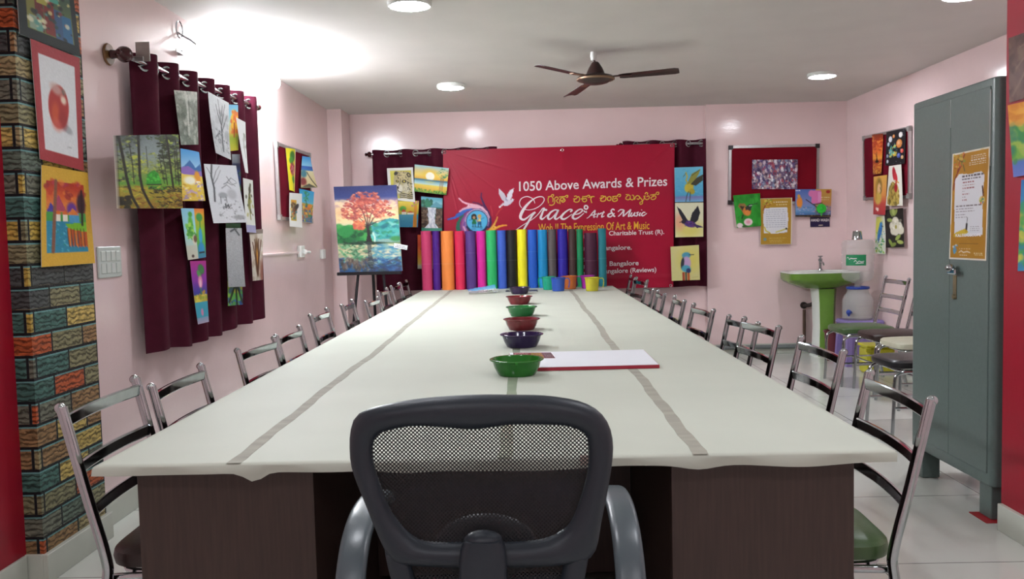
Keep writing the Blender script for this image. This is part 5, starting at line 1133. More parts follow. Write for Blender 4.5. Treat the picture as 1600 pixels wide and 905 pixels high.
# ------------------------------------------------------------------ pictures on the back curtains
G = 'paintings on the back curtains'
sheet('framed_picture', p_leopard(), Q['B1'], 'white framed leopard picture on the back left curtain', 'picture', thick=.016, m=M_CANVAS, group=G)
sheet('canvas_painting', p_farm(), Q['B4'], 'yellow farm house painting half hidden behind the easel', 'painting', thick=.012, m=M_CANVAS, group=G)
sheet('canvas_painting', p_sunset(), Q['B2'], 'bright yellow sunset beach with palms at the banner edge', 'painting', thick=.016, m=M_CANVAS, group=G)
sheet('canvas_painting', p_waterfall(), Q['B3'], 'waterfall between brown cliffs painting, below the sunset beach', 'painting', thick=.016, m=M_CANVAS, group=G)
sheet('canvas_painting', p_orange(), Q['B5'], 'narrow orange sunset strip behind the rose pink roll', 'painting', thick=.010, m=M_CANVAS, group=G)
sheet('canvas_painting', p_heron(), Q['H1'], 'yellow wading bird on blue, top painting on the right curtain', 'painting', thick=.016, m=M_CANVAS, group=G)
sheet('canvas_painting', p_darkbird(), Q['H2'], 'dark flying bird on pale yellow, middle painting on the right curtain', 'painting', thick=.016, m=M_CANVAS, group=G)
sheet('canvas_painting', p_kingfisher(), Q['H3'], 'perched lilac and blue bird on pale green, lowest painting on the right curtain', 'painting', thick=.016, m=M_CANVAS, group=G)

# ------------------------------------------------------------------ lettering
def text_geo(s, bold=0.0, shear=0.0, res=3):
    cu = bpy.data.curves.new('lettering', 'FONT'); cu.body = s; cu.offset = bold; cu.shear = shear; cu.resolution_u = res
    ob = bpy.data.objects.new('lettering', cu); COL.objects.link(ob); bpy.context.view_layer.update()
    me = bpy.data.meshes.new_from_object(ob.evaluated_get(bpy.context.evaluated_depsgraph_get()))
    V = [(v.co.x, v.co.y) for v in me.vertices]; Fc = [tuple(p.vertices) for p in me.polygons]
    bpy.data.objects.remove(ob); bpy.data.curves.remove(cu); bpy.data.meshes.remove(me)
    return V, Fc
def lettering(name, s, fn, u0, v0, u1, v1, hgt, m, parent, bold=0.0, shear=0.0, cap='H'):
    """s written from (u0,v0) to (u1,v1) on the surface fn(u,v) with capital height hgt (surface units, v down)"""
    V, Fc = text_geo(s, bold, shear); C, _ = text_geo(cap, bold, 0); ch = max(y for _, y in C)
    x0 = min(x for x, _ in V); x1 = max(x for x, _ in V); mb = MB()
    mb.add([fn(u0+(u1-u0)*(x-x0)/(x1-x0), v0+(v1-v0)*(x-x0)/(x1-x0)-hgt*y/ch) for x, y in V], Fc)
    return build(name, mb, m, parent, fix=False, smooth=False)
M_LWHITE = mat('white print', '#e6dfe0', rough=.4, var=0); M_LYEL = mat('yellow print', '#e0a92c', rough=.4, var=0); M_LGOLD = mat('gold print', '#d6b83a', rough=.4, var=0)

# ------------------------------------------------------------------ the banner
BQ = Q['banner']
def p_banner():
    p = Pic(364, 222, '#9e0f30', 60); U = lambda u: (u-692)/362; V = lambda v, u=740: (v-(235-(u-692)*11/362))/222
    def e(u, v, ru, rv, c, **k): p.ell(U(u), V(v, u), ru/362, rv/222, c, **k)
    def ln(pts, w, c, w1=None): p.line([(U(a), V(b, a)) for a, b in pts], w/222, c, 1.0, None if w1 is None else w1/222)
    # splash of colour curling round the emblem
    Z = lambda pts: [(695+x/12.07, 290+y/12.07) for x, y in pts]
    ln(Z([(250,860),(235,780),(245,700),(290,610),(340,550)]),7,'#1f6a50',3)
    for off, c, w in ((0,'#7a3a7e',4),(28,'#a0608e',3),(55,'#6a4a98',3.5),(80,'#8a6aa8',3)): ln(Z([(320+off,870),(300+off,760),(325+off,640),(400+off*.8,530),(520+off*.4,455+off*.6),(660,440+off*.8),(760,520+off*.5),(815,640)]),w,c)
    ln(Z([(50,632),(110,618),(180,600),(250,556),(310,510),(400,450),(480,425)]),2,'#2f5fb8',6); ln(Z([(230,560),(300,520),(370,470)]),6,'#2f62b4')
    ln(Z([(690,140),(682,215),(715,300),(760,400),(815,500),(845,600),(850,690),(830,760)]),1.6,'#3a1c52',5.5); ln(Z([(530,308),(620,330),(700,372),(770,440)]),1.6,'#5a1c4a',4)
    ln(Z([(268,240),(330,300),(400,332),(500,355),(600,372),(700,415),(780,500),(820,590)]),2.2,'#e6b4c4',4.2); ln(Z([(272,482),(340,438),(420,412),(520,395),(640,400)]),2.0,'#e2aec0',5.0); ln(Z([(500,365),(560,385),(640,395)]),5,'#e2b2c2')
    e(731.6,321.5,1.9,1.5,'#ecc4d0'); ln(Z([(345,770),(370,830),(395,890)]),3,'#d8a0c0',1.2)
    ln(Z([(830,845),(880,790),(930,720),(965,650),(990,585)]),4.6,'#e0b048',1.4); ln(Z([(870,845),(940,800),(1020,762),(1090,742),(1160,738)]),4.4,'#e8b03c',1.8); e(773.3,353.8,1.6,1.6,'#e8c050'); ln(Z([(1080,420),(1020,470),(965,560)]),1.2,'#c04a3a'); ln(Z([(860,380),(885,480),(890,560)]),1.4,'#b83a44')
    e(744.8,345,19.4,19.4,'#8a6a9a',soft=.06); e(744.8,345,17.2,17.2,'#2a3560',soft=.06); e(744.8,345,16.2,16.2,'#54b4dc',soft=.06)
    for i in range(30):
        a = math.pi+i*math.pi/29; e(744.8+18.3*math.cos(a), 345+18.3*math.sin(a), .7, .7, '#d0cce0', soft=.5)
    ln([(729,354),(733,359),(738,362)],3.4,'#1f2448'); ln([(760,354),(757,358),(752,362)],3.4,'#1f2448')
    # two children holding hands
    e(740,337.4,4.2,3.8,'#23241c'); e(737,340.5,1.4,2,'#23241c'); e(743.4,340.5,1.4,2,'#23241c'); e(740.2,339.2,2.1,2.2,'#b88a60'); p.poly([(U(738),V(341.5)),(U(742.5),V(341.5)),(U(744),V(349.5)),(U(736.5),V(349.5))],'#15703f'); ln([(738.6,349.5),(738.2,353.6)],1.6,'#1c5a70'); ln([(741.8,349.5),(742.2,353.6)],1.6,'#1c5a70'); ln([(737,342.5),(732.5,343.5)],1.2,'#2a7a9a'); ln([(743.5,342.5),(746,346)],1.3,'#a07a50')
    e(748.8,337.4,3.2,3.0,'#c8a048'); e(748.8,339.2,2.1,2.2,'#c89a68'); p.poly([(U(746.8),V(341.5)),(U(750.8),V(341.5)),(U(751),V(346.5)),(U(746.4),V(346.5))],'#d8d47a'); p.poly([(U(746.2),V(346)),(U(751.4),V(346)),(U(751.8),V(350.5)),(U(746),V(350.5))],'#1f5a80'); ln([(747.2,350),(746.6,354)],1.5,'#1f4a70'); ln([(750.4,350),(751,354)],1.5,'#1f4a70'); ln([(751,342.2),(756,339.4)],1.1,'#3a80a0'); ln([(747,342.5),(745,346)],1.3,'#c09060'); p.text(U(736),U(754),V(357),1.4/222,'#3a5a90'); ln([(737,354.2),(753,354.2)],1.0,'#2a5a70')
    # dove
    D = lambda pts, c: p.poly([(U(a), V(b, a)) for a, b in pts], c)
    D([(790,316),(784,311),(780,303),(779,294),(783,297),(788,302),(791,308),(794,313)],'#c9c3cf'); D([(791,312),(793,303),(797,297),(803,294),(802,299),(800,303),(800,306),(797,313)],'#e2dde6'); D([(787,313),(793,311),(798,312),(801,310),(803,311),(802,314),(798,318),(792,321),(787,321)],'#d3cedb'); D([(788,319),(783,322),(779,325),(780,322),(783,319),(786,316)],'#d8ccd4'); D([(789,305),(792,310),(794,314),(790,313)],'#a8a4bc'); e(800.6,311.4,1.6,1.5,'#e2dde6'); e(781,322.5,1.8,1.4,'#e8dcdc')
    return p
def banner_wrinkles(s_, t_):
    d = .012*math.sin(math.pi*s_)*math.sin(math.pi*t_)
    if t_ > 0:
        a = math.atan2(t_*222, s_*362+1e-6); r = math.hypot(t_*222, s_*362)/222
        fall = math.exp(-((r-.22)/.24)**2)
        for (aa, w, hh) in ((1.342,.014,.0035),(1.262,.013,.003),(1.06,.013,.003),(.942,.013,.0035),(.651,.014,.003),(.30,.018,.002)): d += hh*fall*math.exp(-((a-aa)/w)**2)
        a2 = math.atan2(t_*222, (1-s_)*362+1e-6); r2 = math.hypot(t_*222, (1-s_)*362)/222; d += .003*math.exp(-((r2-.12)/.15)**2)*math.exp(-((a2-.7)/.05)**2)
    d += .005*math.exp(-((t_-.93)/.02)**2)*(1 if s_ > .6 else s_)+.0025*math.sin(s_*19+t_*7)*t_
    return d
t = thing('banner', ((BQ[0][0]+BQ[1][0])/2, 8.93, BQ[2][2]), 'big red banner with white and yellow lettering hung across the back wall', 'banner')
TLb, TRb, BRb, BLb = [Vector(p) for p in BQ]
def on_banner(u, v, lift=.0025):
    s_ = (u-692)/362; top = 235-11*s_; bot = 457-8*s_; t_ = (v-top)/(bot-top)
    p = (TLb*(1-s_)+TRb*s_)*(1-t_)+(BLb*(1-s_)+BRb*s_)*t_
    return p+Vector((0, -(banner_wrinkles(min(max(s_, 0), 1), min(max(t_, 0), 1))+lift), 0))
M_VINYL = painted('glossy vinyl', .36, .28)
pb = p_banner(); o = sheet('vinyl_sheet', pb, BQ, '', '', thick=.0015, m=M_VINYL, parent=t, back='#c8c0c0')
me = o.data; n = pb.w*pb.h; co = np.empty(len(me.vertices)*3); me.vertices.foreach_get('co', co); co = co.reshape(-1, 3)
dd = np.array([banner_wrinkles(i/(pb.w-1), j/(pb.h-1)) for j in range(pb.h) for i in range(pb.w)]); co[:n, 1] -= dd; co[n:, 1] -= dd
me.vertices.foreach_set('co', co.ravel()); me.update()
for (u, v) in ((694.5,238), (879,234.5), (1049.5,227.5), (1050,446.5)):
    p = on_banner(u, v, .001); ring = [p+Vector((.013*math.cos(a), 0, .013*math.sin(a))) for a in [2*math.pi*q/18 for q in range(18)]]
    build('eyelet', MB().tube(ring, .004, n=8, closed=True, up=(0,1,0)), M_CHROME, t)
L = lambda *a, **k: lettering('lettering', a[0], on_banner, *a[1:], t, **k)
L('1050 Above Awards & Prizes', 811, 298.3, 1043, 289.6, 14.6, M_LWHITE, bold=.012)
L('Woh !! The Expression Of Art & Music', 841, 361.5, 1015.5, 357.3, 12.0, M_LYEL, bold=.010)
L('Charitable Trust (R).', 952, 367.5, 1039, 365, 6.8, M_LWHITE, bold=.012)
L('angalore.', 946, 390.5, 988, 389.5, 7.2, M_LWHITE, bold=.014)
L(', Bangalore', 947, 415.5, 999, 414, 7.2, M_LWHITE, bold=.014)
L('angalore (Reviews)', 946, 427, 1027, 424.5, 7.2, M_LWHITE, bold=.014)
def strokes(name, lines, m, parent):
    """pen lettering: each stroke is a list of (u, v, width) points in banner units"""
    mb = MB()
    for st in lines:
        P = smooth_path([(a, b, w) for a, b, w in st], 8); k = len(P); v = []
        for i, p in enumerate(P):
            a = P[max(i-1, 0)]; b = P[min(i+1, k-1)]; d = Vector((b.x-a.x, b.y-a.y)); d = d.normalized() if d.length > 1e-6 else Vector((1, 0)); w = max(p.z, .25)/2
            v += [on_banner(p.x-d.y*w, p.y+d.x*w), on_banner(p.x+d.y*w, p.y-d.x*w)]
        mb.add(v, [(2*i, 2*i+1, 2*i+3, 2*i+2) for i in range(k-1)])
    return build(name, mb, m, parent, fix=False, smooth=False)
GZ = lambda st: [(800+x/12.31, 300+y/12.31, w) for x, y, w in st]
KZ = lambda st, w0=1.35: [(850+q[0]/8.205, 295+q[1]/8.205, q[2] if len(q) > 2 else w0) for q in st]
# the flowing word Grace
strokes('lettering', [GZ(st) for st in (
    [(440,212,1.0),(412,140,1.2),(350,100,1.2),(280,84,1.2),(190,115,1.3),(146,180,1.4),(150,250,1.3),(186,302,1.0)],
    [(245,330,.9),(330,340,1.0),(450,312,1.2),(560,240,1.3),(620,150,1.4),(590,92,1.4),(500,92,1.5),(400,142,2.0),(300,230,3.4),(220,330,4.4),(165,440,4.6),(165,500,3.8),(220,528,3.0),(290,490,2.2),(360,430,1.6),(420,385,1.4)],
    [(448,380,2.8),(390,440,3.2),(330,540,3.2),(270,640,3.2),(220,722,2.8)],
    [(60,732,.9),(160,662,1.0),(270,592,1.0),(400,512,1.1),(500,425,1.2),(585,315,1.6)],
    [(585,315,2.4),(622,310,2.4),(602,350,2.6),(572,430,3.2),(550,490,3.4),(578,517,2.6),(630,482,1.5),(700,420,1.0)],[(600,356,1.6),(650,338,2.8),(672,352,2.6)],
    [(882,348,1.8),(825,340,2.0),(742,390,2.8),(692,470,3.4),(712,517,2.8),(770,490,1.7),(850,400,1.6),(892,340,2.8),(852,420,3.2),(826,490,3.4),(852,517,2.4),(910,482,1.5),(965,430,1.0)],
    [(1122,378,2.6),(1158,346,2.4),(1112,330,1.8),(1030,380,2.6),(962,450,3.4),(952,500,3.4),(1002,517,2.6),(1072,482,1.7),(1155,420,1.0)],
    [(1190,432,1.2),(1290,410,1.8),(1358,350,2.2),(1322,325,2.0),(1252,360,2.4),(1182,440,3.4),(1172,490,3.4),(1222,513,2.6),(1302,472,1.7),(1388,400,1.0)])], M_LWHITE, t)
strokes('emblem', [GZ([(1392,290,2.2),(1410,258,2.2),(1445,262,2.2),(1462,292,2.2),(1440,322,2.2),(1408,318,2.2),(1390,292,2.2)]), GZ([(1380,352,1.6),(1405,375,2.2),(1445,392,1.6)]), GZ([(1440,360,1.4),(1420,388,1.6)])], M_LWHITE, t)
# slanted script: Art & Music
ART = [KZ(st) for st in (
    [(550,376,.9),(582,355,1.3),(622,308,1.7),(660,270,2.0)],[(660,270,1.9),(650,320,2.1),(640,362,1.7),(668,350,1.0)],[(598,338,1.3),(640,330,1.5),(682,318,1.2)],
    [(680,366,1.9),(700,314,1.9),(712,322,1.5),(738,309,1.9)],[(772,284,1.9),(746,340,2.1),(746,360,1.7),(778,344,1.0)],[(722,312,1.3),(752,304,1.5),(782,298,1.2)],
    [(908,272,1.9),(886,257,2.0),(864,280,2.3),(880,310,2.4),(900,345,2.5),(918,350,1.7)],[(880,305,1.9),(832,325,2.5),(826,350,2.5),(860,354,2.0),(908,310,1.5)],
    [(952,292,1.2),(978,268,1.7),(1002,264,1.7),(1030,268,1.7)],[(955,352,1.2),(990,320,1.7),(1032,268,2.0)],[(1032,268,2.1),(1024,310,2.2),(1020,352,2.0)],[(1020,352,1.5),(1075,300,1.9),(1118,261,2.1)],[(1118,261,2.1),(1092,330,2.2),(1090,352,1.8),(1118,336,1.1)],
    [(1134,300,1.9),(1116,338,2.1),(1136,347,1.7),(1172,300,1.9),(1160,335,2.1),(1178,346,1.3)],[(1220,296,1.6),(1196,304,1.9),(1206,324,2.0),(1192,345,1.8),(1174,340,1.3)],[(1242,300,1.9),(1226,335,2.1),(1244,342,1.3)],[(1254,272,1.8),(1260,266,1.8)],[(1304,302,1.7),(1280,298,1.9),(1256,328,2.1),(1276,343,1.8),(1324,310,1.0)])]
for a, b in ((0, 6), (6, 8), (8, 99)): strokes('lettering', ART[a:b], M_LWHITE, t)
# the Kannada line
KAN = [KZ(st) for st in (
    [(60,182),(52,130),(72,98),(100,98),(116,125),(114,166)],[(52,98),(80,96)],[(92,92),(102,74),(124,76),(118,98)],[(66,202),(100,208),(130,190),(138,150),(130,120)],[(138,118),(165,102),(184,122),(160,150),(188,184)],
    [(206,192),(204,140),(232,112),(258,128),(236,150),(212,142)],[(250,112),(272,145),(246,168),(222,158)],[(194,102),(272,96)],[(270,104),(284,84),(306,84),(304,104),(286,108)],
    [(376,128),(420,126)],[(388,96),(412,90),(430,106),(396,134),(386,156),(412,168),(446,160),(458,128),(446,98),(424,112)],
    [(472,128),(516,122)],[(502,90),(496,148),(524,164),(548,146),(536,118),(510,134)],[(512,100),(550,92)],[(548,104),(562,84),(586,84),(584,104),(566,108)],[(592,106),(622,96),(650,98)],[(620,100),(602,122),(606,150),(616,178)],
    [(716,118),(760,112)],[(730,92),(756,88),(770,102),(738,124),(728,146),(756,158),(788,146),(798,114),(784,92),(764,104)],
    [(840,96),(818,108),(818,138),(840,148),(860,136),(860,106),(838,96)],[(878,98),(946,90)],[(892,98),(884,148),(914,158),(944,140),(930,114),(902,130)],[(944,96),(954,72),(982,70),(982,92),(962,98)],
    [(1052,72),(1090,74),(1062,98),(1052,124),(1080,138),(1106,124),(1108,88),(1094,78)],[(1106,124),(1136,140),(1158,118),(1152,84),(1132,78)],[(1164,138),(1180,98),(1206,84),(1230,104),(1216,132),(1194,122)],[(1230,104),(1262,142),(1266,182),(1242,196),(1234,172),(1268,152),(1290,116),(1284,86)],
    [(1298,66),(1312,46),(1334,54),(1326,74)],[(1300,82),(1296,116),(1322,136),(1352,118),(1346,88),(1318,100)],[(1366,78),(1444,66)],[(1404,72),(1398,96),(1374,112),(1390,134),(1424,128),(1440,104),(1424,86),(1400,98)],[(1440,70),(1448,44),(1474,42),(1474,64),(1454,72)])]
for a, b in ((0, 7), (7, 15), (15, 21), (21, 99)): strokes('lettering', KAN[a:b], M_LGOLD, t)
# first letters of the lines hidden behind the rolls
strokes('lettering', [[(913,367,1.2),(913,372,1.2)],[(913,386,1.2),(913,391,1.2)],[(915,402,1.2),(912.5,404,1.2),(914.5,406,1.2),(912.5,408,1.2)],[(913,414,1.2),(913,420,1.2)],[(913,425,1.2),(914,429,1.2),(915,425,1.2)]], M_LWHITE, t)

# ------------------------------------------------------------------ easel with the big tree painting
t = thing('easel', (-1.5, 8.40, 0), 'black metal tripod easel behind the chairs at the left back', 'easel')
M_EASEL = mat('black enamel tube', '#17151a', rough=.35, var=.05)
ex = 8.40
for (a, b) in (((-1.62, 8.30, .985), (-1.72, 8.16, 0)), ((-1.38, 8.30, .985), (-1.30, 8.20, 0)), ((-1.50, 8.36, 1.55), (-1.52, 8.62, 0))):
    build('leg', MB().tube([a, b], .014, n=12), M_EASEL, t)
build('leg', MB().tube([(-1.57, 8.31, 1.0), (-1.575, 8.30, 1.75)], .012, n=12), M_EASEL, t)
build('canvas_rest', MB().box(-1.815, -1.20, 8.232, 8.312, .955, .985, b=.004), M_EASEL, t)
q = [(x*8.25/8.2, 8.245, 1.3+(z-1.3)*8.245/8.2) for x, _, z in Q['easel']]; q[2] = (q[2][0], 8.245, .986); q[3] = (q[3][0], 8.245, .986)
sheet('canvas_painting', p_redtree(), q, 'big painting of a red tree reflected in a lake, standing on the easel', 'painting', thick=.03, m=M_CANVAS)
qt = [(x, 8.238, z) for x, _, z in Q['tag']]
sheet('paper_tag', p_tag(), qt, 'small white paper tag stuck at the edge of the red tree painting', 'tag', thick=.0008)

# ------------------------------------------------------------------ rolls, mugs and small things at the far end of the table
ROLLS = [(660,677,'#b83863','rose pink',361),(677.5,689.5,'#45177a','indigo',361),(691,711,'#e5853f','orange',361),(712.5,728,'#cf2850','crimson',361),(729,745.6,'#553a7e','dull purple',361),(746.5,761,'#cf2492','magenta',361),(761.5,778,'#2aae62','bright green',360),(778.6,793,'#3a5dbd','medium blue',360),(793,809,'#191a1c','black',359.5),(809.5,825,'#ece424','yellow',358.5),(826,841,'#1f57b8','deep blue',359),(841.5,857,'#1486bd','sky blue',359),(857.5,871,'#57504f','grey',358.5),(872.5,888.5,'#271c96','dark navy blue',358),(889.5,901.5,'#3f2c2a','dark brown',358),(902,912.5,'#0c7f50','dark green',358),(914,934,'#431631','maroon',364),(935.5,948.5,'#1d747e','teal',357)]
M_SEAM = {}
for i, (u0, u1, c, nm, vt) in enumerate(ROLLS):
    y = 8.648; zb = TABLE+.001; k = y/F_PX
    def wx(u): return ofx(u, 455, y).x
    x0, x1 = wx(u0), wx(u1); x = (x0+x1)/2; r = (x1-x0)/2*.985; z1 = ofx((u0+u1)/2, vt, y).z
    m = mat(nm+' chart paper', c, rough=.5, var=.03, spec=.35)
    prof = [(r-.004, zb), (r, zb), (r, z1), (r-.0015, z1), (r-.002, z1-.01), (r-.004, z1-.02), (r-.005, z1-.6*(z1-zb))]
    lb = f'{nm} paper roll standing in the row at the far end of the table'
    if i == 0: lb = 'rose pink paper roll, first at the left end of the row'
    if i == 17: lb = 'teal paper roll, last at the right end of the row'
    o = thing('paper_roll', (x, y, zb), lb, 'paper roll', 'coloured paper rolls standing at the far end of the table')
    mb = MB().lathe([(r-.006, zb), (r, zb), (r, z1), (r-.006, z1)], (x, y, 0), 40)
    mb.lathe([(r-.006, z1), (r-.006, zb)], (x, y, 0), 40)
    # loose outer edge of the sheet
    mb.box(x-.0008, x+.0008, y-r-.0025, y-r+.001, zb+.002, z1-.002) if i % 3 == 5 else None
    build('sheet', mb, m, o)
    zz = zb+(z1-zb)*(.44 if i < 4 else .62 if i in (4, 10) else .48)
    build('band', MB().lathe([(r+.0004, zz), (r+.0012, zz+.001), (r+.0012, zz+.004), (r+.0004, zz+.005)], (x, y, 0), 40), mat(nm+' band', [min(1, v*.85+.12) for v in [int(c[j:j+2], 16)/255 for j in (1,3,5)]], rough=.3, var=0), o)
for (x, y, c, nm, ha, lb) in ((.213, 8.29, '#1fa07c', 'sea green', 200, 'sea green plastic mug at the left of the mug group'), (.293, 8.07, '#2b4fa8', 'blue', -8, 'blue plastic mug in front, between the sea green and orange mugs'), (.417, 8.33, '#b0602a', 'orange', 150, 'orange brown plastic mug in the middle of the mug group'), (.590, 8.37, '#9a2a94', 'magenta', 170, 'magenta plastic mug mostly hidden behind the yellow one'), (.602, 7.97, '#b8b02c', 'yellow', -3, 'yellow green plastic mug with handle, at the right of the mug group')):
    o = thing('plastic_mug', (x, y, TABLE+.001), lb, 'mug', 'plastic mugs at the far end of the table'); m = plastic(nm+' mug plastic', c)
    z = TABLE+.001
    build('cup', MB().lathe([(0, z), (.052, z), (.056, z+.004), (.066, z+.118), (.070, z+.120), (.072, z+.124), (.070, z+.127), (.064, z+.126), (.054, z+.008), (0, z+.006)], (x, y, 0), 40), m, o)
    a = math.radians(ha); d = Vector((math.cos(a), math.sin(a), 0)); c0 = Vector((x, y, z))
    P = smooth_path([c0+d*.062+Vector((0,0,.112)), c0+d*.092+Vector((0,0,.118)), c0+d*.106+Vector((0,0,.10)), c0+d*.104+Vector((0,0,.06)), c0+d*.098+Vector((0,0,.03))], 5)
    build('handle', MB().sweep(P, [(-.009,-.004), (.009,-.004), (.009,.004), (-.009,.004)]), m, o)
# silver blue packet
pk = Pic(60, 34, '#58a8d0', 61); pk.grad([(0,'#4aa4d8'),(.5,'#7cc0e0'),(.62,'#b8bcb8'),(1,'#8a8f8c')]); pk.dabs(40,(.3,.55,1,1),(.02,.06),['#d8dad8','#6a6f6c','#a8a480','#c8ccd0'],.5,.8); pk.text(.55,.9,.62,.10,'#e4e8ea'); pk.text(.6,.85,.78,.07,'#3a3f40'); pk.ell(.06,.5,.06,.2,'#c0c4c8',0,.5)
a0 = [ofx(u, v, Y) for u, v, Y in ((731,454,8.22),(773.5,445,8.22),(776.5,457,7.98),(733,459,7.90))]
a0[0].z = TABLE+.020; a0[1].z = TABLE+.062; a0[2].z = TABLE+.008; a0[3].z = TABLE+.006
def crinkle(o, amp, seed):
    r = np.random.RandomState(seed); me = o.data; n = len(me.vertices); co = np.empty(n*3); me.vertices.foreach_get('co', co); co = co.reshape(-1, 3); k = r.normal(0, 1, (6, 3))*40; ph = r.uniform(0, 6, 6)
    co[:, 2] += amp*sum(np.abs(np.sin(co@k[i]+ph[i])) for i in range(6))/3; me.vertices.foreach_set('co', co.ravel()); me.update()
o = sheet('foil_packet', pk, [tuple(p) for p in a0], 'crumpled blue and silver foil packet lying near the paper rolls', 'packet', thick=.006, m=M_GLOSSART); crinkle(o, .004, 3)
M_PAD = mat('dark pad cover', '#4a4c4e', rough=.35, var=.1)
p0, p1 = ofx(790, 456, 8.10), ofx(840, 456, 8.10)
o = thing('sketch_pad', ((p0.x+p1.x)/2, 8.12, TABLE+.001), 'dark thin sketch pad lying behind the farthest purple bowl', 'sketch pad')
build('pages', MB().box(p0.x+.004, p1.x-.004, 8.02, 8.235, TABLE+.001, TABLE+.007), M_WHITE, o); build('pad_cover', MB().box(p0.x, p1.x, 8.015, 8.24, TABLE+.0072, TABLE+.010, b=.001), M_PAD, o)

# ------------------------------------------------------------------ things on the left wall
t = thing('switch_board', (LEFT, 4.015, 1.22), 'pale square switch board on the pink wall beside the curtain', 'switch board')
build('plate', MB().box(LEFT+.0005, LEFT+.012, 3.905, 4.128, 1.148, 1.293, b=.004), mat('aged white plastic', '#c9d2cc', rough=.35, var=.03), t)
for j in range(2):
    for i in range(4): build('switch', MB().box(LEFT+.0118, LEFT+.016, 3.925+.048*i, 3.963+.048*i, 1.168+.057*j, 1.215+.057*j, b=.003), mat('switch rocker', '#d2d9d3', rough=.3, var=.02) if (i, j) == (0, 0) else bpy.data.materials['switch rocker'], t)
t = thing('socket_outlet', (LEFT, 7.42, 1.205), 'white wall socket box with plug below the left notice board', 'socket')
build('box', MB().box(LEFT+.0005, LEFT+.035, 7.36, 7.50, 1.155, 1.255, b=.006), M_WHITE, t)
build('plug', MB().box(LEFT+.036, LEFT+.06, 7.42, 7.47, 1.18, 1.22, b=.006).tube([(LEFT+.05, 7.47, 1.20), (LEFT+.05, 7.60, 1.195)], .012, n=8), M_WHITE, t)
t = thing('socket_outlet', (LEFT, 8.23, 1.17), 'small white wall socket near the back left column', 'socket')
build('box', MB().box(LEFT+.0005, LEFT+.03, 8.17, 8.30, 1.12, 1.21, b=.006), M_WHITE, t); build('switch', MB().box(LEFT+.0302, LEFT+.034, 8.20, 8.24, 1.145, 1.185, b=.002), M_WHITE, t)
tag(build('cable_conduit', MB().box(LEFT+.0005, LEFT+.018, 5.9, 7.359, 1.188, 1.206, b=.003), mat('painted conduit', '#d8c4c2', rough=.35, var=.02)), 'thin horizontal cable conduit on the left wall leading to the socket', 'conduit')
# ------------------------------------------------------------------ steel cupboard
M_STEEL = mat('grey hammered enamel', '#5e6c68', rough=.36, var=.05, scale=50, bump=.06, bscale=180, spec=.45)
M_GAP = mat('dark gap', '#1a1d1d', rough=.7, var=0)
M_PALE_EDGE = mat('pale metal edge', '#aeb4b0', rough=.3, metal=.6, var=.1)
CX, CY0, CY1, CZ0, CZ1 = 2.002, 3.735, 4.535, .150, 1.925
t = thing('steel_cupboard', (2.24, 4.13, 0), 'tall grey steel cupboard with gold poster on its door, at the right', 'cupboard')
def rc(mb, x0, x1, y0, y1, z0, z1, r=.03, n=5):
    pts = []
    for (cx, cy, a0) in ((x1-r, y1-r, 0), (x0+r, y1-r, 90), (x0+r, y0+r, 180), (x1-r, y0+r, 270)):
        for i in range(n+1): a = math.radians(a0+90*i/n); pts.append((cx+r*math.cos(a), cy+r*math.sin(a)))
    rr = .006; k = len(pts); v = []; mx, my = (x0+x1)/2, (y0+y1)/2
    for (z, ins) in ((z0, rr), (z0+rr, 0), (z1-rr, 0), (z1, rr)):
        for p in pts: v.append((p[0]+(mx-p[0])*ins/.3, p[1]+(my-p[1])*ins/.4, z))
    f = [tuple(range(k))[::-1]]+[(i*k+j, i*k+(j+1) % k, (i+1)*k+(j+1) % k, (i+1)*k+j) for i in range(3) for j in range(k)]+[tuple(3*k+j for j in range(k))]
    return mb.add(v, f)
build('body', rc(MB(), CX+.004, CX+.49, CY0, CY1, CZ0, CZ1, .028), M_STEEL, t)
ym = 4.118
d1 = build('door', MB().box(CX, CX+.012, ym+.003, CY1-.035, CZ0+.055, CZ1-.035, b=.002), M_STEEL, t)
d2 = build('door', MB().box(CX-.001, CX+.012, CY0+.040, ym-.001, CZ0+.055, CZ1-.035, b=.002), M_STEEL, t)
build('pale_edge', MB().box(CX-.0015, CX+.004, ym-.0005, ym+.003, CZ1-.17, CZ1-.04), M_PALE_EDGE, d1)  # pale metal strip at the top of the door gap
build('pale_edge', MB().box(CX-.0015, CX+.004, CY0+.036, CY0+.040, 1.55, CZ1-.05), M_PALE_EDGE, d2)  # pale metal strip along the near door's outer edge
for (y0, y1) in ((CY0+.02, CY0+.12), (CY1-.12, CY1-.02)):
    for x0 in (CX+.012, CX+.385): build('leg', MB().box(x0, x0+.09, y0, y1, .004, CZ0+.004, b=.003), M_STEEL, t)
hd = build('handle', MB().tube([(CX-.001, 4.06, 1.085), (CX-.03, 4.06, 1.085)], .014, n=14).box(CX-.036, CX-.022, 4.00, 4.075, 1.072, 1.098, b=.006).ball((CX-.03, 4.055, 1.10), .020, .024, .020), M_CHROME, d2)
build('lock_plate', MB().box(CX-.005, CX-.001, 4.048, 4.078, .955, 1.065, b=.001).lathe([(0, -.008), (.011, -.008), (.013, 0), (0, 0)], (CX-.004, 4.063, .965), 16, axis='x'), mat('worn brass', '#8f8468', rough=.35, metal=.8, var=.2), d2)
tag(build('floor_mat', MB().box(1.975, 2.13, 3.72, 3.87, .0005, .0035), mat('red plastic sheet', '#a02028', rough=.5)), 'small red plastic sheet under the near foot of the steel cupboard', 'mat')
po_ = thing('poster', (1.999, 3.944, 1.14), 'tall gold poster with white centre taped on the grey steel cupboard', 'poster')
sheet('print', p_poster(), [(1.9995, y, z) for _, y, z in Q['poster']], '', '', thick=.0006, m=M_GLOSSART, parent=po_)
PQ = [Vector(p) for p in Q['poster']]
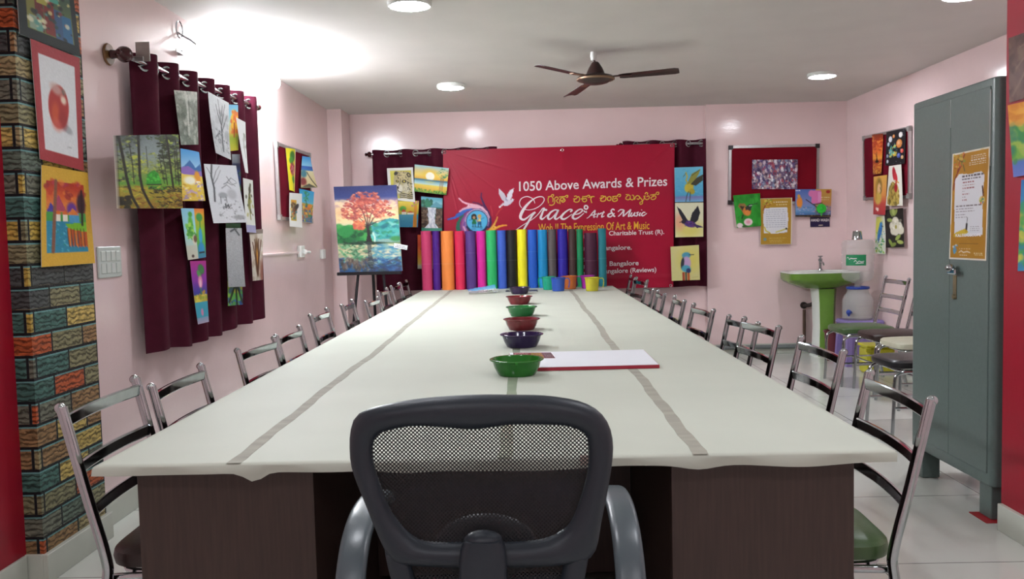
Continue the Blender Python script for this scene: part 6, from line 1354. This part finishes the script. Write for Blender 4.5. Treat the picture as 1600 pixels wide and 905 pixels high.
def on_poster(u, v):
    p = (PQ[0]*(1-u)+PQ[1]*u)*(1-v)+(PQ[3]*(1-u)+PQ[2]*u)*v; p.x = 1.9988; return p
lettering('lettering', 'KALEIDOSCOPE', on_poster, .17, .786, .85, .782, .026, M_LWHITE, po_, bold=.02)
lettering('lettering', 'ADMISSIONS ARE', on_poster, .30, .832, .72, .830, .016, M_LYEL, po_, bold=.01) if False else None

# ------------------------------------------------------------------ drawings and brown sheet on the red wall at the right
sheet('textured_sheet', p_brown(), Q['brown'], 'brown crinkled sheet at the top right edge on the red wall', 'sheet', m=M_GLOSSART)
sheet('drawing', p_crayon1(), Q['d1'], 'orange and green landscape drawing at the right edge on the red wall', 'drawing')
sheet('drawing', p_crayon2(), Q['d2'], 'blue and green drawing at the right edge, below the orange landscape', 'drawing')

# ------------------------------------------------------------------ hand wash sign, basin
t = thing('sign', (3.056, 9.04, 1.313), 'small dark purple HAND WASH sign above the wash basin', 'sign')
sheet('plate', p_wash(), [(x, 9.041, z) for x, _, z in Q['wash']], '', '', thick=.004, parent=t, m=M_GLOSSART)
WQ = [Vector(p) for p in Q['wash']]
def on_wash(u, v): p = (WQ[0]*(1-u)+WQ[1]*u)*(1-v)+(WQ[3]*(1-u)+WQ[2]*u)*v; p.y = 9.0395; return p
lettering('lettering', 'HAND WASH', on_wash, .04, .44, .96, .44, .30, M_LWHITE, t, bold=.03)
build('emblem', MB().prism([(.40,.84),(.46,.78),(.62,.78),(.66,.84),(.58,.90),(.44,.90)], lambda u, v, d: on_wash(u, v)+Vector((0,d,0)), -.0004, .0004), M_TAPER, t)
M_SINKG = mat('green ceramic', '#688f3a', rough=.18, var=.06, spec=.5); M_SINKW = mat('white ceramic', '#dfe6de', rough=.12, var=.02)
t = thing('wash_basin', (2.96, 8.78, 0), 'green and white pedestal wash basin in the back right corner', 'wash basin')
def basin(rows, n=56, cx=2.965, cy=8.80):
    v = []; f = []
    for (a, b, z, e) in rows:
        for i in range(n):
            q = 2*math.pi*i/n; c, s = math.cos(q), math.sin(q); v.append((cx+a*math.copysign(abs(c)**e, c), cy+b*math.copysign(abs(s)**e, s)*(1.0 if s < 0 else .93), z))
    for r in range(len(rows)-1):
        for i in range(n): f.append((r*n+i, r*n+(i+1) % n, (r+1)*n+(i+1) % n, (r+1)*n+i))
    f.append(tuple(range(n))); f.append(tuple((len(rows)-1)*n+i for i in range(n)))
    return MB().add(v, f)
build('bowl', basin([(.11,.10,.690,1), (.20,.17,.705,.85), (.28,.21,.735,.7), (.335,.24,.765,.48), (.352,.25,.79,.36), (.352,.25,.852,.32)]), M_SINKG, t)
build('rim', basin([(.353,.251,.8525,.32), (.353,.251,.862,.32), (.340,.238,.868,.34), (.300,.20,.868,.7), (.285,.185,.852,.75), (.22,.14,.80,.8), (.08,.06,.77,1)]), M_SINKW, t)
pp = []
for (w, d, z) in ((.115,.10,0.0), (.098,.085,.06), (.090,.08,.3), (.095,.085,.55), (.105,.095,.692)): pp.append((w, d, z))
v = []; f = []
for (w, d, z) in pp: v += [(3.005-w, 8.70+d*1.9, z), (3.005-w, 8.70+.02, z), (3.005-w*.55, 8.70-d*.5, z), (3.005+w*.55, 8.70-d*.5, z), (3.005+w, 8.70+.02, z), (3.005+w, 8.70+d*1.9, z)]
for r in range(4):
    for i in range(6): f.append((r*6+i, r*6+(i+1) % 6, r*6+6+(i+1) % 6, r*6+6+i))
f += [tuple(range(6)), tuple(24+i for i in range(6))]
build('pedestal', MB().add(v, f), M_SINKW, t, sharp=50)
v = []; f = []
for (w, d, z) in pp[0:]:
    z = max(z, .012); v += [(3.005-w*.84, 8.70-d*.20-.012, z), (3.005-w*.56, 8.70-d*.56-.006, z), (3.005+w*.55, 8.70-d*.56-.006, z), (3.005+w*1.02, 8.70+.02, z), (3.005+w*1.0, 8.70+.03, z), (3.005+w*.5, 8.70-d*.45, z), (3.005-w*.5, 8.70-d*.45, z)]
for r in range(4):
    for i in range(7): f.append((r*7+i, r*7+(i+1) % 7, r*7+7+(i+1) % 7, r*7+7+i))
f += [tuple(range(7)), tuple(28+i for i in range(7))]
build('front_panel', MB().add(v, f), M_SINKG, t, sharp=50)
build('tap', MB().lathe([(0,.868), (.024,.868), (.022,.88), (.014,.885), (.014,.96), (.022,.965), (.022,.985), (.010,.99), (.010,1.01), (0,1.012)], (3.03, 8.955, 0), 20).tube(smooth_path([(3.03, 8.955, .95), (3.03, 8.91, .955), (3.03, 8.87, .94), (3.03, 8.86, .92)], 4), .010, n=10).box(3.005, 3.055, 8.95, 8.96, 1.005, 1.016, b=.003), M_CHROME, t)
build('drain_pipe', MB().tube(smooth_path([(2.98, 8.80, .62), (2.93, 8.92, .52), (2.885, 9.02, .50)], 5), .02, n=12).lathe([(0,0), (.035,0), (.035,-.02), (.02,-.022), (0,-.022)], (2.885, 9.048, .50), 20, axis='y'), mat('dark drain rubber', '#2a211f', rough=.5), t)
tag(build('pipe', MB().tube([(2.885, 9.025, .455), (2.885, 9.025, .11)], .016, n=12), mat('rusty pipe', '#5a4234', rough=.6, var=.25)), 'thin rusty vertical pipe on the wall beside the basin pedestal', 'pipe')

# ------------------------------------------------------------------ water dispenser on lavender stool
M_LAV = mat('lavender plastic', '#8878b4', rough=.35, var=.04); M_CLEAR = clear_plastic('clear bottle plastic', '#cfd0ce', .10, .30); M_BLUE = mat('blue plastic', '#1f3f9a', rough=.3, var=.03)
WX, WY = 3.125, 8.20
t = thing('stool', (WX, WY, 0), 'lavender plastic stool carrying the water dispenser', 'stool')
build('top', MB().box(WX-.16, WX+.195, WY-.15, WY+.15, .385, .43, b=.014), M_LAV, t)
for sx in (-1, 1):
    for sy in (-1, 1):
        v = []; x0, y0 = WX+.015+sx*.135, WY+sy*.12
        mb = MB().sweep([(x0, y0, .388), (x0+sx*.02, y0+sy*.02, 0)], [(-.025,-.025), (.025,-.025), (.025,.025), (-.025,.025)], up=(0,1,0)); build('leg', mb, M_LAV, t)
build('apron', MB().box(WX-.15, WX+.15, WY-.142, WY-.134, .10, .386).box(WX-.15, WX+.15, WY+.134, WY+.142, .28, .386), M_LAV, t)
t = thing('water_dispenser', (WX, WY, .431), 'clear plastic water dispenser jar with blue tap and blue rim on the stool', 'water dispenser')
build('jar', MB().lathe([(0,.4315), (.125,.4315), (.138,.445), (.140,.47), (.136,.475), (.140,.48), (.140,.56), (.136,.565), (.140,.57), (.138,.62), (.120,.66), (.098,.685), (.095,.715), (.091,.715), (.094,.683), (.116,.657), (.134,.618), (.134,.45), (0,.44)], (WX, WY, 0), 44), M_CLEAR, t)
build('collar', MB().lathe([(.088,.718), (.100,.718), (.106,.724), (.105,.738), (.096,.742), (.088,.738)], (WX, WY, 0), 40), M_BLUE, t)
build('tap', MB().tube([(WX-.10, WY-.10, .505), (WX-.128, WY-.128, .505)], .013, n=12).ball((WX-.134, WY-.134, .510), .024, .024, .026, n=12).tube([(WX-.134, WY-.134, .505), (WX-.134, WY-.134, .475)], .010, n=10), M_BLUE, t)
t = thing('water_bottle', (WX, WY, .742), 'large clear water bottle standing upside down on the dispenser', 'water bottle')
pr = [(.0,.70), (.028,.70), (.028,.765), (.06,.785), (.115,.80), (.140,.83), (.145,.86)]
for k in range(3): z = .885+.075*k; pr += [(.145, z), (.137, z+.009), (.145, z+.018)]
pr += [(.145, 1.10), (.140,1.108), (.145,1.116), (.144,1.15), (.132,1.178), (.10,1.184), (0,1.178)]
build('bottle', MB().lathe(pr, (WX, WY, 0), 48), M_CLEAR, t)
v = []; f = []
for i in range(17):
    a = math.radians(200+i*4.6+5); 
    for z in (.945, 1.045): v.append((WX+.1468*math.cos(a), WY+.1468*math.sin(a), z))
f = [(2*i, 2*i+2, 2*i+3, 2*i+1) for i in range(16)]
lb = build('label', MB().add(v, f), mat('green label', '#1f8a58', rough=.4, var=.03), t)
def on_label(u, v_): a = math.radians(205+u*73.6); return Vector((WX+.1474*math.cos(a), WY+.1474*math.sin(a), 1.045-.10*v_))
M_LT = M_LWHITE
sv = [[(.06,.35),(.12,.22),(.20,.42),(.27,.32),(.40,.36),(.56,.34)], [(.42,.66),(.50,.52),(.58,.70),(.66,.58),(.76,.66),(.90,.60)], [(.50,.80),(.88,.76)]]
mb = MB()
for s_ in sv:
    P = smooth_path([(a, b, 0) for a, b in s_], 5); mb.add([on_label(p.x, p.y+d) for p in P for d in (-.035, .035)], [(2*i, 2*i+1, 2*i+3, 2*i+2) for i in range(len(P)-1)])
build('script_print', mb, M_LT, lb, smooth=False)
tag(build('steel_tumbler', MB().lathe([(0,1.265), (.036,1.265), (.040,1.258), (.050,1.186), (.0525,1.184), (.0485,1.184), (.038,1.255), (0,1.258)], (WX-.005, WY, 0), 32), M_CHROME, at=(WX, WY, 1.184)), 'shiny steel tumbler upside down on top of the water bottle', 'tumbler')

# ------------------------------------------------------------------ bins
def bin_(name, x, y, h, r0, r1, m, label, sx=1.0):
    return tag(build(name, MB().lathe([(0,.001), (r0,.001), (r0+.004,.006), (r1,h-.02), (r1+.010,h-.02), (r1+.012,h-.004), (r1,h), (r1-.006,h-.006), (r0-.002,.012), (0,.012)], (x, y, 0), 40, sx=sx), m, at=(x, y, 0)), label, 'bin')
bin_('waste_bin', 3.0, 8.49, .30, .070, .085, mat('maroon bin plastic', '#5f1f2c', rough=.4, var=.05), 'maroon plastic bin on the floor between the basin and the stool')
M_YEL = mat('yellow bin plastic', '#c4c02a', rough=.38, var=.05)
t = thing('bucket', (3.10, 7.68, 0), 'bright yellow plastic bucket on the floor behind the green seated chair', 'bucket')
build('pail', MB().box(2.98, 3.22, 7.58, 7.80, .001, .24, b=.02).box(2.965, 3.235, 7.565, 7.815, .24, .262, b=.006), M_YEL, t)
build('rim_lip', MB().box(2.955, 3.0, 7.56, 7.60, .205, .24, b=.004), M_YEL, t)
